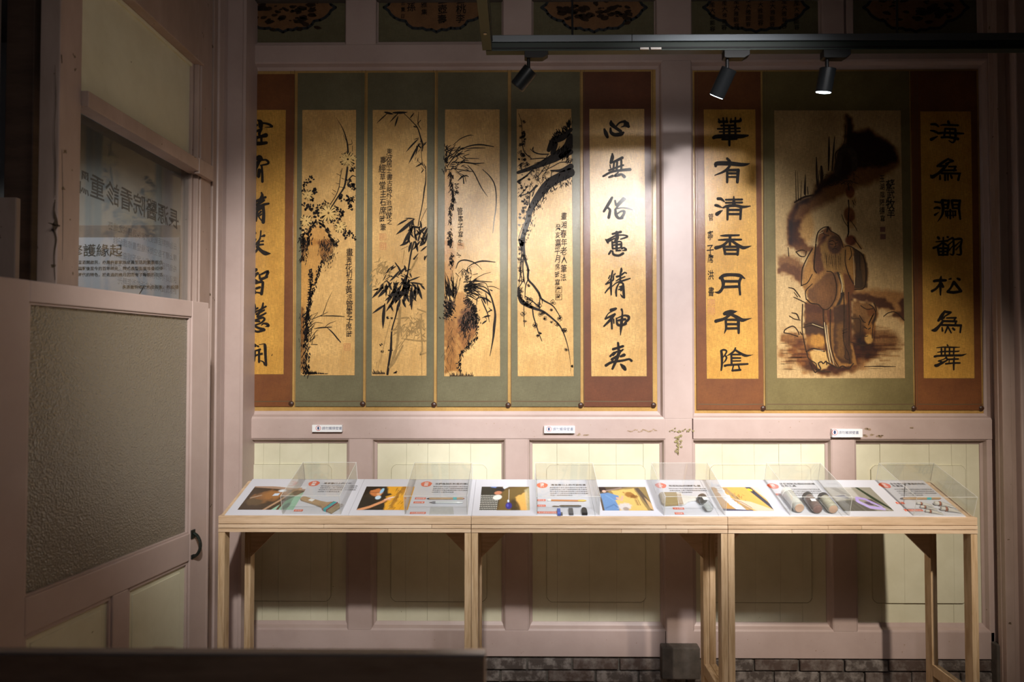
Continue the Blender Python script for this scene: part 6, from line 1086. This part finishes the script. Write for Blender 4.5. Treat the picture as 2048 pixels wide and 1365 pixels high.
cyl('barrel', 'clear_pen', 1, W2, W3, [(0, .003), (.1, .0045), (.9, .0045), (1, .003)], .0045, e); cyl('collar', 'print_grey', 1, (W1[0] + 5, W1[1]), W2, [(0, .002), (.4, .0045), (1, .0045)], .0045, e); cyl('tip', 'dark_hair', 1, W1, (W1[0] + 6, W1[1]), [(0, .0004), (1, .002)], .0045, e)
e = tag(plate('tissue_sheet', 'tissue', 1, [UV(1, *q_, .001) for q_ in ((861, 1014.5), (906, 1014.5), (908, 1030), (858, 1030))], .0007, .0013, None, 0), 'small grey tissue sheet lying at the front of the pen case', 'paper')
# case 3
e = root('cotton_swab', 2, 190, .45, 'long amber stick with a white cotton tip and yellow end', 'swab'); Z1 = UV(2, 1093.6, 1001); Z2 = UV(2, 1172.7, 1002)
cyl('stick', 'amber_stick', 2, (Z1[0] + 7, Z1[1]), (Z2[0] - 16, Z2[1]), [(0, .0032), (1, .0032)], .0036, e); cyl('tip', 'cotton', 2, Z1, (Z1[0] + 9, Z1[1]), [(0, .001), (.3, .0042), (.8, .0042), (1, .003)], .0042, e); cyl('end', 'yellow_stick', 2, (Z2[0] - 17, Z2[1]), Z2, [(0, .0034), (.6, .0042), (1, .0015)], .0042, e)
sc_ = UV(2, 1103.5, 1012.3); sx_ = sc_[0] - 153; sy_ = sc_[1] - 107.5
e = root('scalpel', 2, 190, .3, 'grey steel scalpel below the amber stick', 'scalpel'); plate('handle', 'steel', 2, [(sx_ + x_, sy_ + y_) for x_, y_ in [(168, 107), (172, 104.8), (208, 104.5), (213, 106), (213, 109), (208, 111), (172, 111)]][::-1], .0008, .005, e); plate('blade', 'steel', 2, [(sx_ + x_, sy_ + y_) for x_, y_ in [(153, 107.5), (158, 105), (168, 106), (168, 109.5), (156, 109.5)]][::-1], .0014, .0024, e, .0003)
def block(name, mt, k, u, y, w_, l, h, lab, cat, rnd=0):
    n = 3; pts = [(u, y), (u, y - l)] + ([] if rnd else [(u + w_, y - l)]) + [(u + w_, y)]
    if rnd: pts = [(u, y), (u, y - l * .6)] + [(u + w_ / 2 - math.cos(t) * w_ / 2, y - l * .6 - math.sin(t) * l * .4) for t in [i * math.pi / 8 for i in range(1, 8)]] + [(u + w_, y - l * .6), (u + w_, y)]
    return pts
e = root('eraser', 2, 167, .1, 'small blue rubber eraser with a grey base, beside two darker blocks', 'eraser'); plate('body', 'eraser_blue', 2, block('', '', 2, *UV(2, 1115, 1030, .006), 6.5, 20, 0, '', ''), .0008, .011, e); plate('base', 'block_grey', 2, block('', '', 2, UV(2, 1115, 1030, .006)[0] + 6.8, UV(2, 1115, 1030.5, .004)[1], 3.6, 9, 0, '', ''), .0008, .006, e)
tag(plate('sponge_block', 'block_grey', 2, block('', '', 2, *UV(2, 1138.5, 1029, .006), 8.5, 20, 0, '', ''), .0008, .011, None, .001), 'dark grey rectangular sponge block between the eraser and the round-topped block', 'sponge')
tag(plate('sponge_block', 'block_black', 2, block('', '', 2, *UV(2, 1164, 1029, .006), 11, 22, 0, '', '', 1), .0008, .012, None, .001), 'black sponge block with a rounded top, nearest the case side', 'sponge')
# case 4: broad bristle brush and a glass jar
e = root('bristle_brush', 3, 175, .4, 'broad brush with long tan bristles and a white handle', 'brush')
def pp(k, L, h=.006): return [UV(k, *q_, h) for q_ in L]
plate('bristles', 'pale_bristle', 3, pp(3, [(1318, 990), (1322, 987), (1353, 987.5), (1357, 1010), (1328, 1011.5), (1323, 1008)]), .001, .012, e, .002)
plate('ferrule', 'white_handle', 3, pp(3, [(1352.5, 987.5), (1362, 989), (1369, 1009), (1356.5, 1010.5)]), .0008, .0125, e)
for i in range(4): plate('binding', 'brush_wood', 3, pp(3, [(1353.5 + i * 2.2, 988), (1354.6 + i * 2.2, 988.2), (1360.2 + i * 2.2, 1009.6), (1359 + i * 2.2, 1009.8)], .0125), .0127, .0136, e, 0)
plate('handle', 'white_handle', 3, pp(3, [(1361, 989), (1368, 993), (1392, 995), (1394, 998), (1393, 1001), (1384, 1001.5), (1376, 1004), (1372, 1008), (1368.5, 1009.5)]), .001, .0105, e, .002)
e = root('glass_jar', 3, 217, .3, 'small clear glass jar lying down with a black lid and white label', 'jar')
J1 = UV(3, 1406, 1000, .018); J2 = UV(3, 1419, 1020, .016); LJ = lambda t: (J1[0] + (J2[0] - J1[0]) * t, J1[1] + (J2[1] - J1[1]) * t)
cyl('body', 'jar_glass', 3, J1, J2, [(0, .011), (.08, .018), (.9, .018), (1, .013)], .0185, e, 20); cyl('lid', 'black_lid', 3, LJ(-.22), J1, [(0, .017), (.1, .0185), (1, .0185)], .0187, e, 20)
cyl('liquid', 'clear_pen', 3, LJ(.45), LJ(.96), [(0, .010), (.5, .012), (1, .010)], .0145, e, 14, .6); plate('label_sticker', 'white_print', 3, [(J1[0] - 5, J1[1] + 8), (J1[0] + 5, J1[1] + 8), (J1[0] + 6, J1[1] + 19), (J1[0] - 4, J1[1] + 19)], .0372, .0376, e, 0)
# case 5: jars of filling powder
def jar(u0, y0, u1, y1, m, lab, r=.0205, lid='black_lid'):
    e = root('pigment_jar', 4, (u0 + u1) / 2, .4, lab, 'jar', 'jars of filling material'); cyl('contents', m, 4, (u0, y0), (u1, y1), [(0, r * .7), (.08, r * .93), (.92, r * .93), (1, r * .85)], r, e, 18)
    du, dy = (u1 - u0), (y1 - y0); cyl('glass', 'jar_glass', 4, (u0 + du * .0, y0), (u1 + du * .03, y1 + dy * .03), [(0, r * .8), (.06, r), (.95, r), (1, r * .9)], r, e, 18)
    cyl('lid', lid, 4, (u0 - du * .17, y0 - dy * .17), (u0, y0), [(0, r * .93), (.1, r), (1, r)], r, e, 18); cyl('base_disc', 'cork_end' if m != 'pigment_brown' else m, 4, (u1 + du * .03, y1 + dy * .03), (u1 + du * .05, y1 + dy * .05), [(0, r * .8), (1, r * .7)], r, e, 18); return e
def jarpx(a, b, *r_): return jar(*UV(4, *a, .02), *UV(4, *b, .02), *r_)
jarpx((1576, 990), (1598, 1017), 'cotton', 'jar of white filler lying nearest the pale caption strip', .022, 'cotton'); j = jarpx((1617, 997), (1635, 1019), 'pigment_brown', 'jar of brown powder lying between the white and the cream jar'); plate('label_sticker', 'white_print', 4, [UV(4, *q_, .041) for q_ in ((1620, 998), (1630, 998), (1633, 1003), (1623, 1003))], .0412, .0416, j, 0); jarpx((1648, 998), (1666, 1019), 'pigment_cream', 'jar of cream flaky filler lying nearest the case side')
# case 6: brush and paint tubes
fbrush(5, UV(5, 1799.6, 998), UV(5, 1880, 997.8), 'bamboo brush with teal tape lying above the paint tubes', .0048, (.66, .77))
def tube_(u, y, L, lab, r=.0062):
    e = root('paint_tube', 5, u + L / 2, 1 - y / AS, lab, 'paint tube', 'white paint tubes'); cyl('cap', 'tube_white', 5, (u, y), (u + L * .22, y + 1.5), [(0, r * .6), (.1, r * .8), (1, r * .8)], r, e); cyl('band', 'tube_band', 5, (u + L * .22, y + 1.5), (u + L * .30, y + 2), [(0, r), (1, r)], r, e)
    mb = MB(); p = lambda uu, yy, h: SP(5, uu, 1 - yy / AS, h); s = []
    for t, w_, hh in ((.30, 1.0, 1.0), (.5, 1.08, .85), (.8, 1.25, .45), (1, 1.35, .1)):
        c = p(u + L * t, y + 2 + t * 4, max(r * hh, .0009)); s.append([c + Vector((0, 0, 0)) + SU * math.cos(a) * r * w_ + SN * math.sin(a) * r * hh for a in [i * math.pi / 7 for i in range(14)]])
    vs = [v for rg in s for v in rg]; n = 14; mb.add(vs, [(i * n + j, i * n + (j + 1) % n, (i + 1) * n + (j + 1) % n, (i + 1) * n + j) for i in range(3) for j in range(n)] + [tuple(range(n))[::-1], tuple(range(3 * n, 4 * n))]); mb.build('body', 'tube_white', e, smooth=True)
for x, y, x2, lab, r in ((1833.3, 1007, 1863, 'short white paint tube just below the brush', .0062), (1840.6, 1014, 1870.6, 'short white paint tube in the second row', .0062), (1850.8, 1022.5, 1882, 'short white paint tube in the lowest row', .0066), (1868, 1008.5, 1905, 'long white paint tube with red-brown band, upper one', .0092), (1881, 1019, 1917.4, 'long white paint tube with red-brown band, lower one', .0092)):
    u_, y_t = UV(5, x, y, .006); u2, _y = UV(5, x2, y, .006); tube_(u_, y_t, u2 - u_, lab, r)
# ================================================================ the dim display stand in front
zb = P(0, 1311, 1.18).z; xb = P(969, 1330, 1.18).x
e = empty('wooden_stand', (-.7, 1.2, ZFL), 'dark out-of-focus wooden stand with a grey top edge close in the foreground', 'stand')
B(-1.25, xb, 1.18, 1.198, .55, zb).build('board', 'stand_wood', e, bevel=.002)
B(-1.25, xb + .0015, 1.179, 1.200, zb, zb + .005).build('top_edge_strip', 'lit_edge', e, bevel=.001)  # strip coloured paler, light from above put into its colour
for x in (-1.25, -.66, xb - .04): B(x, x + .04, 1.199, 1.24, ZFL, zb - .01).build('leg', 'stand_wood', e, bevel=.002)
# ================================================================ lighting tracks
YT = 2.5
zt1 = P(1300, 72, YT).z; zt0 = P(1300, 103, YT).z
e = empty('lighting_track', (.9, YT, zt0), 'long grey and black lighting track across the top, carrying three spotlights', 'lighting track')
xa = P(972, 90, YT).x
B(xa, 2.5, YT - .014, YT + .03, zt0 + .032, zt1).build('grey_channel', 'grey_metal', e, bevel=.002)
B(xa, 2.5, YT - .01, YT + .026, zt0, zt0 + .031).build('rail', 'green_black_metal', e, bevel=.001)
B(xa + .02, 2.5, YT - .0125, YT - .0095, zt0 + .006, zt0 + .012).build('slot_lip', 'black_metal', e)
for x0, x1 in ((1279, 1296), (1300, 1321)): B(P(x0, 100, YT).x, P(x1, 100, YT).x, YT - .0165, YT - .012, zt0 + .0005, zt0 + .008).build('joint_plate', 'silver_plate', e)
B(P(1262, 80, YT).x, P(1263.5, 80, YT).x, YT - .0146, YT, zt0 + .03, zt1 + .001).build('joint', 'black_metal', e)
for x in (.2, 1.4, 2.3): MB().tube((x, YT + .008, zt1), (x, YT + .008, 3.15), [(0, .004), (1, .004)], 8, (1, 0, 0)).build('hanger_rod', 'black_metal', e)
e = empty('lighting_track', (xa, 1.5, zt0), 'dark green lighting track running towards the viewer from the corner of the long one', 'lighting track')
B(xa - .012, xa + .022, -.8, YT - .018, zt0 - .002, zt0 + .032).build('rail', 'green_black_metal', e, bevel=.001)
B(xa - .015, xa + .025, -.8, YT - .018, zt0 + .032, zt1).build('channel', 'green_black_metal', e, bevel=.002)
for y in (2.44, 1.9, 1.2): MB().tube((xa + .004, y, zt1 - .001), (xa + .004, y, 3.15), [(0, .004), (1, .004)], 8, (1, 0, 0)).build('hanger_rod', 'black_metal', e)
MB().tube((xa + .004, 2.35, zt0 - .004), (xa + .004, 2.35, zt0), [(0, .006), (1, .006)], 10, (1, 0, 0)).build('screw', 'silver_plate', e)
def spotlight(px0, px1, cx, top, pc, pe, label, on):
    """adapter from px0 to px1, body from pixel pc to pe"""
    X0 = P(px0, 110, YT).x; X1 = P(px1, 110, YT).x; zt = zt0; zb_ = P(cx, 118, YT).z
    e = empty('spotlight', ((X0 + X1) / 2, YT, zb_), label, 'spotlight', 'black track spotlights')
    MB().prism([(X0, YT - .012, zt - .0005), (X0, YT - .012, zb_ + .003), (X0 + .008, YT - .012, zb_), (X1 - .02, YT - .012, zb_), (X1, YT - .012, zb_ + .012), (X1, YT - .012, zt - .0005)], (0, .034, 0)).build('adapter', 'black_metal', e, bevel=.001)
    xs = P(cx, 120, YT).x; a = Vector((xs, YT + .005, zb_)); c = P(pc[0], pc[1], YT + .005); d = P(pe[0], pe[1], YT + .005) + Vector((0, pe[2], 0))
    MB().tube(a, (xs, YT + .005, c.z + .0), [(0, .0065), (1, .0065)], 10, (1, 0, 0)).build('stem', 'black_metal', e, smooth=True)
    MB().tube(c, d, [(0, .026), (.02, .029), (.96, .029), (1, .0285)], 24, (0, 1, 0)).build('housing', 'satin_black', e, smooth=True)
    n = (d - c).normalized(); MB().tube(d, d + n * .002, [(0, .0265), (.0, .0265), (1, .0245)], 24, (0, 1, 0)).build('lens', 'lamp_lens' if on else 'satin_black', e, smooth=True)
    return c, d
spotlight(1049, 1096, 1057, 0, (1062, 139), (1034, 170, .02), 'black spotlight tilted sideways, alone near the bend of the track', 0)
b1 = spotlight(1447, 1498, 1455, 0, (1459, 137), (1441, 182, .05), 'black spotlight hanging nearly upright over the tall brown calligraphy scroll', 1)
b2 = spotlight(1645, 1699, 1655, 0, (1656, 136), (1652, 180, .022), 'black spotlight with a glowing white-blue lens over the bearded man', 1)
